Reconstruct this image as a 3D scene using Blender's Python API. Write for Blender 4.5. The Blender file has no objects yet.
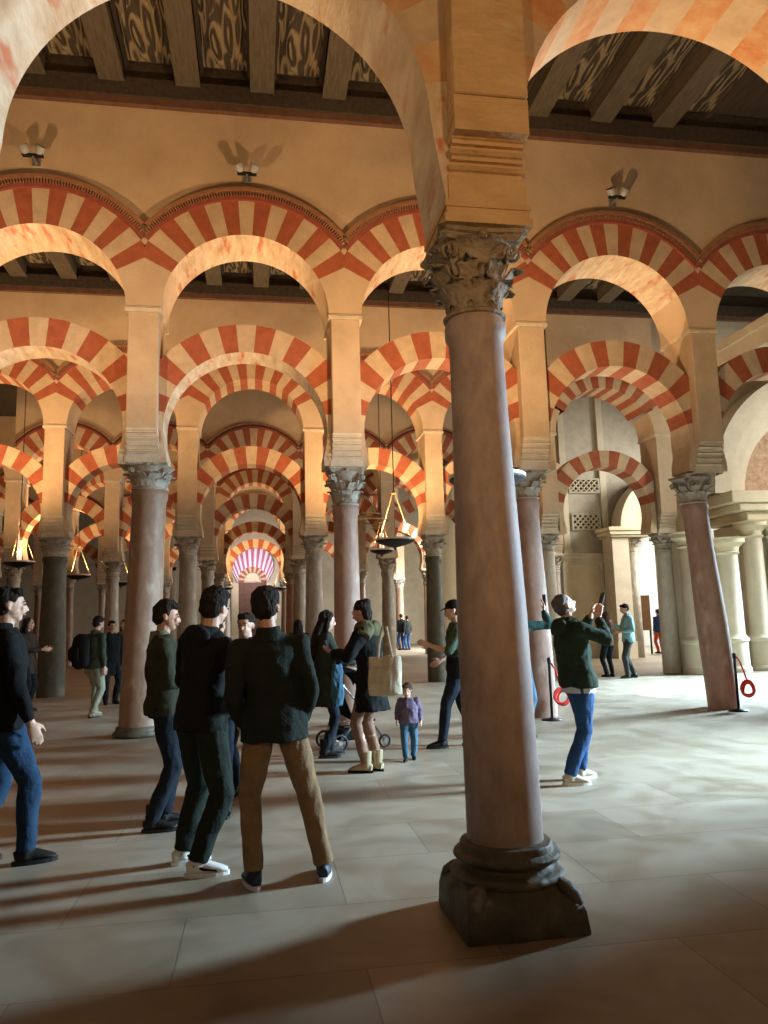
import bpy, math, random
from mathutils import Vector, Matrix, noise
import numpy as np
random.seed(7)
PI = math.pi
S = bpy.context.scene
C = S.collection
# ------------------------------------------------------------------ camera
F_PX = 761.4
CAM_H = 1.6
pit, rol, yaw = math.radians(7.977), math.radians(-1.452), math.radians(9.389)
Fv = Vector((math.sin(yaw)*math.cos(pit), math.cos(yaw)*math.cos(pit), math.sin(pit)))
R0 = Vector((math.cos(yaw), -math.sin(yaw), 0)); U0 = R0.cross(Fv)
Rv = math.cos(rol)*R0 + math.sin(rol)*U0
Uv = -math.sin(rol)*R0 + math.cos(rol)*U0
cd = bpy.data.cameras.new('camera'); cam = bpy.data.objects.new('camera', cd); C.objects.link(cam)
cd.sensor_fit = 'HORIZONTAL'; cd.sensor_width = 36; cd.lens = F_PX*36/768; cd.clip_end = 300; cd.clip_start = .05
M3 = Matrix((Rv, Uv, -Fv)).transposed()
cam.matrix_world = Matrix.Translation((0, 0, CAM_H)) @ M3.to_4x4()
S.camera = cam
def ray(x, y): return Fv + Rv*(x-384)/F_PX - Uv*(y-512)/F_PX
def at(x, y, Y): d = ray(x, y); return d*(Y/d.y) + Vector((0, 0, CAM_H))
def fl(x, y): d = ray(x, y); p = d*(-CAM_H/d.z); return Vector((p.x, p.y, 0))
def px_of(P):
    d = Vector(P)-Vector((0, 0, CAM_H)); z = d.dot(Fv)
    return 384+F_PX*d.dot(Rv)/z, 512-F_PX*d.dot(Uv)/z
# ------------------------------------------------------------------ world, exposure, big lights
S.view_settings.view_transform = 'Standard'; S.view_settings.look = 'None'
S.view_settings.gamma = 1; S.view_settings.use_curve_mapping = False
S.view_settings.exposure = 0.0
S.cycles.max_bounces = 6; S.cycles.diffuse_bounces = 4; S.cycles.sample_clamp_indirect = 4
w = bpy.data.worlds.new('world'); S.world = w; w.use_nodes = True
w.node_tree.nodes['Background'].inputs[0].default_value = (1.0, .72, .46, 1)
w.node_tree.nodes['Background'].inputs[1].default_value = .062
def area(name, loc, to, sx, sy, power, col, spread=180):
    l = bpy.data.lights.new(name, 'AREA'); l.shape = 'RECTANGLE'; l.size = sx; l.size_y = sy
    l.energy = power; l.color = col; l.spread = math.radians(spread)
    o = bpy.data.objects.new(name, l); C.objects.link(o); o.location = loc
    o.rotation_euler = (Vector(to)-Vector(loc)).to_track_quat('-Z', 'Y').to_euler(); return o
DAY = (.56, .80, 1.0)
WARM = (1.0, .61, .30)
LAMP = 2.5                                                            # brightness of the hanging lamps
area('daylight_door_near', (10.3, 7.2, 3.0), (3.0, 7.0, 0), 1.1, 1.3, 1080, DAY, 96)
area('daylight_door_middle', (18.6, 16.2, 5.2), (10.5, 15.0, 0), 2.2, 2.2, 1700, DAY, 50)
area('daylight_window_high', (18.6, 22.6, 6.5), (11.5, 24.5, 2.2), 2.4, 3.0, 900, (1, .96, .88), 120)
area('daylight_chapel', (17.6, 15.0, 6.5), (12.6, 19.5, 3.5), 1.6, 1.6, 260, (1, .95, .86), 120)
area('daylight_aisle', (10.3, 37.5, 2.6), (3, 38.5, 0), 5.0, 3.0, 900, (.95, .98, 1), 160)
area('daylight_cloister', (15.2, 31.0, 6.2), (14.4, 31.0, 0), 3.4, 4.0, 900, (.95, .98, 1), 170)
area('fill_far_aisle', (8.0, 31.0, 8.0), (10.7, 38.5, 1.5), 2.0, 2.0, 700, (1, .96, .88), 110)  # added fill light with no window behind it, brightens the far aisle wall
area('end_wall_lamps', (-.45, 44.5, 4.2), (-.45, 47.6, 4.9), 1.6, .5, 60, (1, .84, .9), 120)
# ------------------------------------------------------------------ materials
def N(t, kind, **kw):
    n = t.nodes.new(kind)
    for k, v in kw.items(): setattr(n, k, v)
    return n
def ramp(t, stops):
    r = N(t, 'ShaderNodeValToRGB'); e = r.color_ramp.elements
    while len(e) < len(stops): e.new(.5)
    for a, (p, c) in zip(e, stops): a.position = p; a.color = (*c, 1)
    return r
def mat(name, c1, c2=None, scale=3, rough=.8, bump=.15, bscale=12, metal=0, spots=None, stretch=(1, 1, 1), spec=.5, coords='pos'):
    m = bpy.data.materials.new(name); m.use_nodes = True; t = m.node_tree; L = t.links.new
    b = t.nodes['Principled BSDF']; b.inputs['Roughness'].default_value = rough; b.inputs['Metallic'].default_value = metal
    b.inputs['Specular IOR Level'].default_value = spec
    if coords == 'pos': src = N(t, 'ShaderNodeNewGeometry').outputs['Position']
    else: src = N(t, 'ShaderNodeTexCoord').outputs['Object']
    mp = N(t, 'ShaderNodeMapping'); mp.inputs['Scale'].default_value = stretch; L(src, mp.inputs[0])
    c2 = c2 or tuple(x*.78 for x in c1)
    n = N(t, 'ShaderNodeTexNoise'); n.inputs['Scale'].default_value = scale; n.inputs['Detail'].default_value = 8
    n.inputs['Roughness'].default_value = .65; L(mp.outputs[0], n.inputs['Vector'])
    r = ramp(t, [(.32, c2), (.66, c1)]); L(n.outputs[0], r.inputs[0]); out = r.outputs[0]
    if spots:
        n3 = N(t, 'ShaderNodeTexNoise'); n3.inputs['Scale'].default_value = spots[1]; n3.inputs['Detail'].default_value = 6
        L(mp.outputs[0], n3.inputs['Vector'])
        r3 = ramp(t, [(spots[2], (0, 0, 0)), (spots[2]+.12, (1, 1, 1))]); L(n3.outputs[0], r3.inputs[0])
        mx = N(t, 'ShaderNodeMixRGB'); L(r3.outputs[0], mx.inputs[0]); L(out, mx.inputs[1]); mx.inputs[2].default_value = (*spots[0], 1); out = mx.outputs[0]
    L(out, b.inputs['Base Color'])
    if bump:
        n2 = N(t, 'ShaderNodeTexNoise'); n2.inputs['Scale'].default_value = bscale; n2.inputs['Detail'].default_value = 8; L(mp.outputs[0], n2.inputs['Vector'])
        bp = N(t, 'ShaderNodeBump'); bp.inputs['Strength'].default_value = bump; bp.inputs['Distance'].default_value = .03
        L(n2.outputs[0], bp.inputs['Height']); L(bp.outputs[0], b.inputs['Normal'])
    return m
plaster = mat('plaster', (.62, .47, .31), (.50, .365, .23), 1.4, .9, .12, 18)
cream = mat('cream_voussoir', (.62, .47, .30), (.48, .35, .22), 5, .9, .2, 25)
red = mat('red_brick_voussoir', (.42, .115, .05), (.30, .08, .035), 6, .9, .3, 30)
aged = mat('aged_soffit', (.74, .63, .46), (.50, .34, .2), 3, .9, .3, 25, spots=((.55, .2, .1), 3.2, .56), stretch=(3, .6, 1.5))
faded = mat('faded_voussoir', (.68, .50, .30), (.52, .32, .16), 4, .9, .3, 20, spots=((.52, .19, .07), 3.0, .54))
stone = mat('pier_stone', (.60, .46, .305), (.48, .355, .225), 2.5, .9, .2, 20)
trimst = mat('impost_stone', (.70, .60, .45), (.55, .46, .33), 6, .85, .2, 30)
oldst = mat('weathered_pier_stone', (.66, .45, .23), (.52, .33, .15), 3.5, .9, .6, 14, spots=((.62, .5, .32), 2.0, .6), stretch=(1, 1, 2))
molred = mat('molding_red', (.33, .085, .05), (.24, .06, .04), 8, .85)
moldrk = mat('molding_dark', (.10, .045, .03), (.06, .03, .02), 8, .85)
capst = mat('carved_marble', (.50, .45, .37), (.30, .26, .2), 7, .75, .4, 40, spots=((.16, .12, .08), 9, .6))
capmain = mat('carved_marble_weathered', (.42, .34, .24), (.20, .15, .09), 6, .75, .7, 30, spots=((.10, .07, .04), 7, .56), coords='obj')
def marble(name, c1, c2, vein, sp=.58, rough=.55): return mat(name, c1, c2, 5, rough, .05, 20, spots=(vein, 3.2, sp), stretch=(1.6, 1.6, .8), coords='obj')
mb_main = marble('purple_marble', (.46, .35, .30), (.28, .205, .175), (.46, .38, .32), .60, .62)
mb_pink = marble('pink_marble', (.42, .27, .2), (.29, .17, .12), (.46, .34, .26), .58, .55)
mb_tan = marble('tan_marble', (.36, .235, .16), (.24, .145, .09), (.45, .33, .23), .58, .55)
mb_grey = marble('grey_marble', (.40, .37, .31), (.25, .23, .19), (.55, .5, .43))
mb_dark = marble('green_marble', (.10, .095, .06), (.055, .052, .032), (.16, .145, .1))
mb_white = marble('white_marble', (.56, .52, .43), (.42, .38, .30), (.33, .31, .26), .62, .5)
mb_brown = marble('brown_marble', (.30, .2, .13), (.18, .11, .07), (.4, .3, .2))
base_mat = mat('dark_base_marble', (.15, .13, .085), (.06, .055, .035), 6, .62, .4, 22, spots=((.30, .30, .26), 6, .64), coords='obj')
wood = mat('dark_beam_wood', (.075, .055, .035), (.035, .025, .016), 3, .8, .2, 20, stretch=(4, .5, 4))
beamw = mat('painted_beam_wood', (.13, .105, .065), (.07, .052, .032), 5, .75, .35, 24, stretch=(5, .6, 5))
woodred = mat('red_brown_wood', (.17, .085, .05), (.10, .05, .03), 6, .7, .2, 20)
cathst = mat('cathedral_stone', (.60, .54, .41), (.50, .44, .33), 2.2, .85, .15, 15)
cathgrey = mat('lattice_stone', (.46, .42, .34), (.36, .33, .26), 4, .85, .2, 20)
cathpanel = mat('pale_stone_panel', (.66, .58, .40), (.58, .50, .34), 3, .8, .1, 10)
white_wall = mat('white_plaster', (.8, .8, .78), (.72, .72, .7), 2, .9)
iron = mat('black_iron', (.03, .03, .03), None, 5, .5, .1, 20, metal=.6)
brass = mat('brass', (.30, .22, .11), (.2, .14, .07), 10, .6, 0, metal=.4)
def carved():
    m = bpy.data.materials.new('carved_ceiling_panel'); m.use_nodes = True; t = m.node_tree; L = t.links.new
    b = t.nodes['Principled BSDF']; b.inputs['Roughness'].default_value = .8
    g = N(t, 'ShaderNodeTexCoord')
    mp = N(t, 'ShaderNodeMapping'); mp.inputs['Scale'].default_value = (1, 1, 1); L(g.outputs['Object'], mp.inputs[0])
    nz = N(t, 'ShaderNodeTexNoise'); nz.inputs['Scale'].default_value = 3; L(mp.outputs[0], nz.inputs['Vector'])
    ad = N(t, 'ShaderNodeMixRGB', blend_type='ADD'); ad.inputs[0].default_value = .28; L(mp.outputs[0], ad.inputs[1]); L(nz.outputs['Color'], ad.inputs[2])
    vo = N(t, 'ShaderNodeTexVoronoi'); vo.inputs['Scale'].default_value = 7.0; L(ad.outputs[0], vo.inputs['Vector'])
    mu = N(t, 'ShaderNodeMath', operation='MULTIPLY'); mu.inputs[1].default_value = 15; L(vo.outputs['Distance'], mu.inputs[0])
    sn = N(t, 'ShaderNodeMath', operation='SINE'); L(mu.outputs[0], sn.inputs[0])
    wv = N(t, 'ShaderNodeMath', operation='MULTIPLY_ADD'); wv.inputs[1].default_value = .5; wv.inputs[2].default_value = .5; L(sn.outputs[0], wv.inputs[0])
    r = ramp(t, [(.30, (.06, .045, .028)), (.75, (.27, .21, .125))]); L(wv.outputs[0], r.inputs[0]); L(r.outputs[0], b.inputs['Base Color'])
    bp = N(t, 'ShaderNodeBump'); bp.inputs['Strength'].default_value = .9; bp.inputs['Distance'].default_value = .05
    L(wv.outputs[0], bp.inputs['Height']); L(bp.outputs[0], b.inputs['Normal']); return m
carvedm = carved()
def floor_mat():
    m = bpy.data.materials.new('marble_floor'); m.use_nodes = True; t = m.node_tree; L = t.links.new
    b = t.nodes['Principled BSDF']
    g = N(t, 'ShaderNodeNewGeometry')
    mp = N(t, 'ShaderNodeMapping'); mp.inputs['Location'].default_value = (.4, .35, 0); L(g.outputs['Position'], mp.inputs[0])
    br = N(t, 'ShaderNodeTexBrick'); br.offset = .43; br.offset_frequency = 2
    br.inputs['Color1'].default_value = (.37, .315, .235, 1); br.inputs['Color2'].default_value = (.29, .245, .175, 1)
    br.inputs['Mortar'].default_value = (.19, .165, .13, 1); br.inputs['Scale'].default_value = 1
    br.inputs['Mortar Size'].default_value = .0045; br.inputs['Mortar Smooth'].default_value = .3
    br.inputs['Brick Width'].default_value = 1.55; br.inputs['Row Height'].default_value = .82
    L(mp.outputs[0], br.inputs['Vector'])
    n = N(t, 'ShaderNodeTexNoise'); n.inputs['Scale'].default_value = 1.7; n.inputs['Detail'].default_value = 9; n.inputs['Distortion'].default_value = 1.2
    L(g.outputs['Position'], n.inputs['Vector'])
    r = ramp(t, [(.3, (.62, .58, .52)), (.6, (1, 1, 1))]); L(n.outputs[0], r.inputs[0])
    mx = N(t, 'ShaderNodeMixRGB', blend_type='MULTIPLY'); mx.inputs[0].default_value = .8
    L(br.outputs[0], mx.inputs[1]); L(r.outputs[0], mx.inputs[2]); L(mx.outputs[0], b.inputs['Base Color'])
    r2 = ramp(t, [(.3, (.38,)*3), (.7, (.6,)*3)]); L(n.outputs[0], r2.inputs[0]); L(r2.outputs[0], b.inputs['Roughness'])
    bp = N(t, 'ShaderNodeBump'); bp.inputs['Strength'].default_value = .25; bp.inputs['Distance'].default_value = .01
    L(br.outputs['Fac'], bp.inputs['Height']); bp.invert = True; L(bp.outputs[0], b.inputs['Normal'])
    return m
floorm = floor_mat()
def cloth(name, c, rough=.9): return mat(name, c, tuple(x*.7 for x in c), 9, rough, .25, 60, spec=.2, coords='obj')
def emit(name, c, s):
    m = bpy.data.materials.new(name); m.use_nodes = True; b = m.node_tree.nodes['Principled BSDF']
    b.inputs['Base Color'].default_value = (*c, 1); b.inputs['Emission Color'].default_value = (*c, 1); b.inputs['Emission Strength'].default_value = s; return m
# ------------------------------------------------------------------ mesh helpers
class MB:
    def __init__(s): s.v = []; s.f = []; s.m = []
    def add(s, vs, fs, mi=0):
        o = len(s.v); s.v += [tuple(p) for p in vs]; s.f += [tuple(i+o for i in f) for f in fs]; s.m += [mi]*len(fs)
    def box(s, a, b, mi=0, taper=0):
        x0, y0, z0 = a; x1, y1, z1 = b; t = taper
        s.add([(x0, y0, z0), (x1, y0, z0), (x1, y1, z0), (x0, y1, z0), (x0+t, y0+t, z1), (x1-t, y0+t, z1), (x1-t, y1-t, z1), (x0+t, y1-t, z1)],
              [(0, 3, 2, 1), (4, 5, 6, 7), (0, 1, 5, 4), (1, 2, 6, 5), (2, 3, 7, 6), (3, 0, 4, 7)], mi)
    def loft(s, pts, rad, side=(1, 0, 0), n=12, mi=0, closed=False, fixed=False):
        pts = [Vector(p) for p in pts]; K = len(pts); vs = []
        for i, p in enumerate(pts):
            t = (pts[(i+1) % K]-pts[i-1]) if closed else pts[min(i+1, K-1)]-pts[max(i-1, 0)]
            t = t.normalized() if t.length > 1e-9 else Vector((0, 0, 1))
            sd = Vector(side); sd = sd - t*sd.dot(t)
            if sd.length < 1e-3: sd = t.orthogonal()
            sd.normalize(); u = t.cross(sd)
            a, b = rad[i] if isinstance(rad[i], (tuple, list)) else (rad[i], rad[i])
            for k in range(n):
                th = 2*PI*k/n; vs.append(p+sd*a*math.cos(th)+u*b*math.sin(th))
        fs = []
        for i in range(K if closed else K-1):
            j = (i+1) % K
            for k in range(n):
                l = (k+1) % n; fs.append((i*n+k, i*n+l, j*n+l, j*n+k))
        if not closed: fs.append(tuple(range(n))[::-1]); fs.append(tuple((K-1)*n+k for k in range(n)))
        s.add(vs, fs, mi)
    def cap(s, p, q, r0, r1=None, n=10, mi=0, side=(1, 0, 0), flat=1.0):
        p, q = Vector(p), Vector(q); r1 = r0 if r1 is None else r1; d = (q-p)
        L = d.length; d = d/L if L > 1e-6 else Vector((0, 0, 1)); P = []; Rr = []
        for a in (-1, -.8, -.45): P.append(p+d*r0*a); Rr.append(max(r0*math.sqrt(1-a*a), .0004))
        P.append(p); Rr.append(r0); P.append(q); Rr.append(r1)
        for a in (.45, .8, 1): P.append(q+d*r1*a); Rr.append(max(r1*math.sqrt(1-a*a), .0004))
        s.loft(P, [(r, r*flat) for r in Rr], side, n, mi)
    def ell(s, c, r, rot=None, n=14, mi=0):
        c = Vector(c); vs = []; fs = []; h = n//2+1
        for i in range(h+1):
            ph = PI*i/h
            for k in range(n):
                th = 2*PI*k/n; v = Vector((r[0]*math.sin(ph)*math.cos(th), r[1]*math.sin(ph)*math.sin(th), r[2]*math.cos(ph)))
                if i in (0, h): v = Vector((r[0]*.002*math.cos(th), r[1]*.002*math.sin(th), v.z))
                if rot: v = rot @ v
                vs.append(c+v)
        for i in range(h):
            for k in range(n):
                l = (k+1) % n; fs.append((i*n+k, (i+1)*n+k, (i+1)*n+l, i*n+l))
        fs.append(tuple(range(n))); fs.append(tuple(h*n+k for k in range(n))[::-1])
        s.add(vs, fs, mi)
    def lathe(s, prof, c=(0, 0, 0), n=32, mi=0, caps=True):
        vs = []; K = len(prof)
        for r, z in prof:
            for k in range(n): th = 2*PI*k/n; vs.append((c[0]+r*math.cos(th), c[1]+r*math.sin(th), c[2]+z))
        fs = [(i*n+k, i*n+(k+1) % n, (i+1)*n+(k+1) % n, (i+1)*n+k) for i in range(K-1) for k in range(n)]
        if caps: fs.append(tuple(range(n))[::-1]); fs.append(tuple((K-1)*n+k for k in range(n)))
        s.add(vs, fs, mi)
    def mesh(s, name, mats, smooth=False):
        me = bpy.data.meshes.new(name); me.from_pydata(s.v, [], s.f)
        for m in (mats if isinstance(mats, (list, tuple)) else [mats]): me.materials.append(m)
        me.polygons.foreach_set('material_index', s.m)
        if smooth: me.polygons.foreach_set('use_smooth', [True]*len(s.f))
        me.update(); return me
    def build(s, name, mats, parent=None, smooth=False, loc=(0, 0, 0)):
        return obj(name, s.mesh(name, mats, smooth), parent, loc)
def obj(name, me, parent=None, loc=(0, 0, 0)):
    o = bpy.data.objects.new(name, me); C.objects.link(o); o.location = loc
    if parent: o.parent = parent
    return o
def tag(o, label, cat, group=None):
    o['label'] = label; o['category'] = cat
    if group: o['group'] = group
    return o
def thing(name, label, cat, loc=(0, 0, 0), rz=0, group=None):
    o = bpy.data.objects.new(name, None); C.objects.link(o); o.location = loc; o.rotation_euler = (0, 0, rz); o.empty_display_size = .2
    return tag(o, label, cat, group)
def struct(o): o['kind'] = 'structure'; return o
def bevel(o, wd=.01, seg=2):
    m = o.modifiers.new('bevel', 'BEVEL'); m.width = wd; m.segments = seg; m.limit_method = 'ANGLE'; return o
def autosmooth(me, ang=40):
    me.polygons.foreach_set('use_smooth', [True]*len(me.polygons))
    try: me.set_sharp_from_angle(angle=math.radians(ang))
    except Exception: pass
ORD = ['first', 'second', 'third', 'fourth', 'fifth', 'sixth', 'seventh', 'eighth', 'ninth', 'tenth', 'eleventh', 'twelfth']
# ------------------------------------------------------------------ setting: floor
fb = MB(); fb.add([(-24, -3, 0), (24, -3, 0), (24, 48, 0), (-24, 48, 0)], [(0, 1, 2, 3)])
struct(fb.build('floor', floorm))
# ------------------------------------------------------------------ arcades
SP = 3.08; X1 = -1.73
ROW = {0: 4.36, 1: 11.9, 2: 19.16, 3: 26.4, 4: 33.7, 5: 40.9}
ROWNAME = {3: 'fourth arcade', 4: 'fifth arcade', 5: 'farthest arcade'}
def colx(k, i):
    if (k, i) == (2, 4): return X1+SP*i+.25
    if (k, i) == (0, 0): return X1-.16
    return X1+SP*i
def spc(k): return SP
def ring_mesh(name, r, R, half, th0, th1, n, dep, mats, zc, sub=3, alt=None, soff=None, seed=0, jag=0.0):
    b = MB(); rnd = random.Random(seed)
    ts = [th0+(th1-th0)*i/n for i in range(n+1)]
    for i in range(1, n): ts[i] += rnd.uniform(-jag, jag)
    def o(th):
        c = abs(math.cos(th)); return min(R, half/c) if c > 1e-6 else R
    for i in range(n):
        mi = i % 2
        for j in range(sub):
            a = math.radians(ts[i]+(ts[i+1]-ts[i])*j/sub); e = math.radians(ts[i]+(ts[i+1]-ts[i])*(j+1)/sub)
            P = lambda t, q, y: (q*math.cos(t), y, zc+q*math.sin(t))
            ra, re = o(a), o(e); y0, y1 = -dep/2, dep/2
            vs = [P(a, r, y0), P(a, ra, y0), P(e, re, y0), P(e, r, y0), P(a, r, y1), P(a, ra, y1), P(e, re, y1), P(e, r, y1)]
            b.add(vs, [(0, 1, 2, 3), (7, 6, 5, 4)], mi)
            b.add(vs, [(0, 3, 7, 4)], mi if soff is None else soff)
            b.add(vs, [(1, 5, 6, 2)], mi)
    return b.mesh(name, mats)
arch_cache = {}
def low_arch(k, i, z, label, group):
    key = ('L', k if k < 3 else 3, i if k in (0, 1) else 0)
    zc = z + (.55 if k else .62)
    r, R = (1.25, 1.70) if k else (1.29, 1.74)
    if key not in arch_cache:
        if k == 0: mats = [faded, aged, aged]; m2 = [mat('faded_red_voussoir', (.55, .22, .08), (.62, .42, .22), 5, .9, .3, 25), cream, aged]; mats = m2; soff = 2 if i == 0 else None
        else: mats = [red, cream, aged]; soff = 2 if (k == 1 and i < 1) else None
        arch_cache[key] = (ring_mesh('horseshoe_arch', r, R, spc(k)/2-(.08 if (k, i) == (0, 0) else .17), 12, 168, 15, .56, mats, zc, 3, soff=soff, seed=i+k, jag=.5), mats)
        # plain horseshoe feet
        feet = []
        for sgn in (1, -1):
            b = MB()
            N_ = 8
            hx = spc(k)/2-(.08 if (k, i) == (0, 0) else .17); zb = z+.002
            def Pt(t):
                lim = -18 if k else 0
                if t >= lim: return r*math.cos(math.radians(t)), zc+r*math.sin(math.radians(t))
                zl = zc+r*math.sin(math.radians(lim)); return r*math.cos(math.radians(lim))+(0 if k else .10*(lim-t)/(lim+30)), zl+(zb-zl)*(lim-t)/(lim+30)
            for j in range(N_):
                a = 12-42*j/N_; e = 12-42*(j+1)/N_
                (xa, za), (xe, ze) = Pt(a), Pt(e); oz = lambda t, zz: zc+min(R, hx/math.cos(math.radians(t)))*math.sin(math.radians(t)) if j == 0 and t == 12 else zz
                vs = [(xa, -.28, za), (hx, -.28, oz(a, za)), (hx, -.28, ze), (xe, -.28, ze)]
                vs = [(sgn*x, y, q) for x, y, q in vs]; vs += [(x, .28, q) for x, y, q in vs]
                b.add(vs, [(0, 1, 2, 3), (7, 6, 5, 4), (0, 3, 7, 4), (1, 5, 6, 2)]+([(3, 2, 6, 7)] if j == N_-1 else []))
            feet.append(b.mesh('arch_foot', aged if k < 2 and i < 1 else cream))
        arch_cache[key] += (feet,)
    me, _, foot = arch_cache[key]
    t = thing('horseshoe_arch', label, 'arch', ((colx(k, i)+colx(k, i+1))/2, ROW[k], 0), 0, group)
    obj('voussoir_ring', me, t)
    for ft in foot: obj('arch_foot', ft, t)
    return t
ZI, ZC, RU, RUO, RM, ZT = 6.38, 6.36, 1.28, 1.85, 2.04, 9.66
TH0 = 28
def up_arch(k, i, label, group):
    half = spc(k)/2
    key = ('U', min(k, 3), 0 if k != 1 else min(max(i, 0), 1))
    if key not in arch_cache:
        soff = 2 if (k == 1 and i < 2) or k == 0 else None
        a = ring_mesh('voussoir_ring', RU, RUO, half, TH0, 180-TH0, 15, .9, [red, cream, aged], ZC, 4, soff=soff, seed=3*k+i, jag=.4)
        b = MB(); t0 = math.acos(half/RM)
        for (ra, rb, pr, mi) in ((RUO, RUO+.06, .05, 0), (RUO+.06, RUO+.13, .03, 1), (RUO+.13, RM-.0, .09, 2)):
            n = 40; t0 = math.acos(half/rb)
            for j in range(n):
                a0 = t0+(PI-2*t0)*j/n; a1 = t0+(PI-2*t0)*(j+1)/n
                def P(t, q, y):
                    x = q*math.cos(t); zz = q*math.sin(t)
                    if abs(x) > half: x = math.copysign(half, x)
                    return (x, y, ZC+zz)
                for s_, yo in ((-1, -.45),):
                    y0 = yo+s_*pr; vs = [P(a0, ra, y0), P(a0, rb, y0), P(a1, rb, y0), P(a1, ra, y0), P(a0, ra, yo), P(a0, rb, yo), P(a1, rb, yo), P(a1, ra, yo)]
                    b.add(vs, [(0, 1, 2, 3), (0, 3, 7, 4), (1, 5, 6, 2)], mi)
                if k < 3 and mi == 1 and j % 1 == 0:
                    for h in (0, 1):
                        am = a0+(a1-a0)*(h*.5+.1); an = a0+(a1-a0)*(h*.5+.35)
                        vs = [P(am, ra, -.53), P(am, rb, -.53), P(an, rb, -.53), P(an, ra, -.53), P(am, ra, -.45), P(am, rb, -.45), P(an, rb, -.45), P(an, ra, -.45)]
                        b.add(vs, [(0, 1, 2, 3), (0, 3, 7, 4), (1, 5, 6, 2), (0, 4, 5, 1), (3, 2, 6, 7)], 2)
        arch_cache[key] = (a, b.mesh('molding', [molred, moldrk, mat('molding_ochre', (.36, .17, .085), (.26, .12, .06), 8, .85)]))
    a, b = arch_cache[key]
    t = thing('round_arch', label, 'arch', ((colx(k, i)+colx(k, i+1))/2, ROW[k], 0), 0, group)
    obj('voussoir_ring', a, t); obj('molding', b, t)
    return t
wall_cache = {}
def wall_bay(k, i):
    half = spc(k)/2; key = round(half, 3)
    if key not in wall_cache:
        b = MB(); n = 24
        for j in range(n):
            xa, xb = -half+2*half*j/n, -half+2*half*(j+1)/n
            za, zb = (ZC+math.sqrt(RUO**2-x*x) for x in (xa, xb))
            for y in (-.45, .45):
                b.add([(xa, y, za), (xb, y, zb), (xb, y, ZT+.9), (xa, y, ZT+.9)], [(0, 1, 2, 3)])
        wall_cache[key] = b.mesh('wall_arcade', plaster)
    struct(obj('wall_arcade', wall_cache[key], None, ((colx(k, i)+colx(k, i+1))/2, ROW[k], 0)))
pier_cache = {}
def pier(k, i, zA, label, group, m=None):
    zA = zA+.001
    half = spc(k)/2; key = (k if k < 2 else 2, round(zA, 2), (i if k < 2 else 0))
    w0 = .225; dp = .45
    if key not in pier_cache:
        m = m or (oldst if k == 0 else stone)
        b = MB()
        wb = w0+(.04 if k else .045)
        b.box((-w0, -dp, zA+.50), (w0, dp, ZI-.07))
        c = MB()                                                       # foot block and roll corbels stepping out
        if k == 0:
            c.box((-.27, -.30, zA), (.27, .30, zA+.05)); c.box((-.255, -.285, zA+.05), (.255, .285, zA+.10)); c.box((-.265, -.295, zA+.10), (.265, .295, zA+.14))
            c.box((-.24, -.292, zA+.14), (.24, .292, zA+.30)); zr, st, nr = zA+.30, .085, 5
        else:
            c.box((-w0-.06, -.27, zA), (w0+.06, .27, zA+.03)); c.box((-w0-.03, -.29, zA), (w0+.03, .29, zA+.10)); zr, st, nr = zA+.10, .09, 4
        for q in range(nr):
            z0 = zr+q*st; dq = .29+(dp-.29)*(q+1)/(nr+.6)
            c.loft([(-w0-.012+.002*q, 0, z0+st*.5), (w0+.012-.002*q, 0, z0+st*.5)], [(dq, st*.54)]*2, (0, 1, 0), 20)
            c.box((-w0+.004, -dq+.035, z0), (w0-.004, dq-.035, z0+st))
        zr += nr*st
        c.box((-w0, -dp+.02, zr-.004), (w0, dp-.02, zA+.502))
        b = MB(); b.box((-w0, -dp, max(zr, zA+.50)), (w0, dp, ZI-.07))
        d = MB(); d.box((-w0-.045, -dp-.035, ZI-.07), (w0+.045, dp+.035, ZI-.02)); d.box((-w0-.03, -dp-.02, ZI-.02), (w0+.03, dp+.02, ZI+.005))
        e = MB(); pts = []
        n = 8
        for j in range(n+1):
            th = math.radians(TH0*j/n); pts.append((half-RU*math.cos(th), ZC+RU*math.sin(th)))
        top = (0, ZC+half*math.tan(math.radians(TH0)))
        poly = [(-x, z) for x, z in pts]; out = [(-pts[0][0], ZI+.004)]+poly[1:]+[top]+pts[::-1][:-1]+[(pts[0][0], ZI+.004)]
        K = len(out); e.add([(x, -dp, z) for x, z in out]+[(x, dp, z) for x, z in out], [tuple(range(K))[::-1], tuple(range(K, 2*K))]+[(j, (j+1) % K, (j+1) % K+K, j+K) for j in range(K)])
        ms = b.mesh('pier_block', m), c.mesh('corbel_base', m if k == 0 else trimst if k != 1 else stone if i < 0 else trimst), d.mesh('impost', trimst), e.mesh('springer', plaster if k else oldst)
        if k == 0:
            pass
        pier_cache[key] = ms
    t = thing('arcade_pier', label, 'pier', (colx(k, i), ROW[k], 0), 0, group)
    for nm, me in zip(('pier_block', 'corbel_base', 'impost', 'springer'), pier_cache[key]):
        o = obj(nm, me, t)
        if k < 2 and nm in ('pier_block',): bevel(o, .015)
    return t
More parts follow.
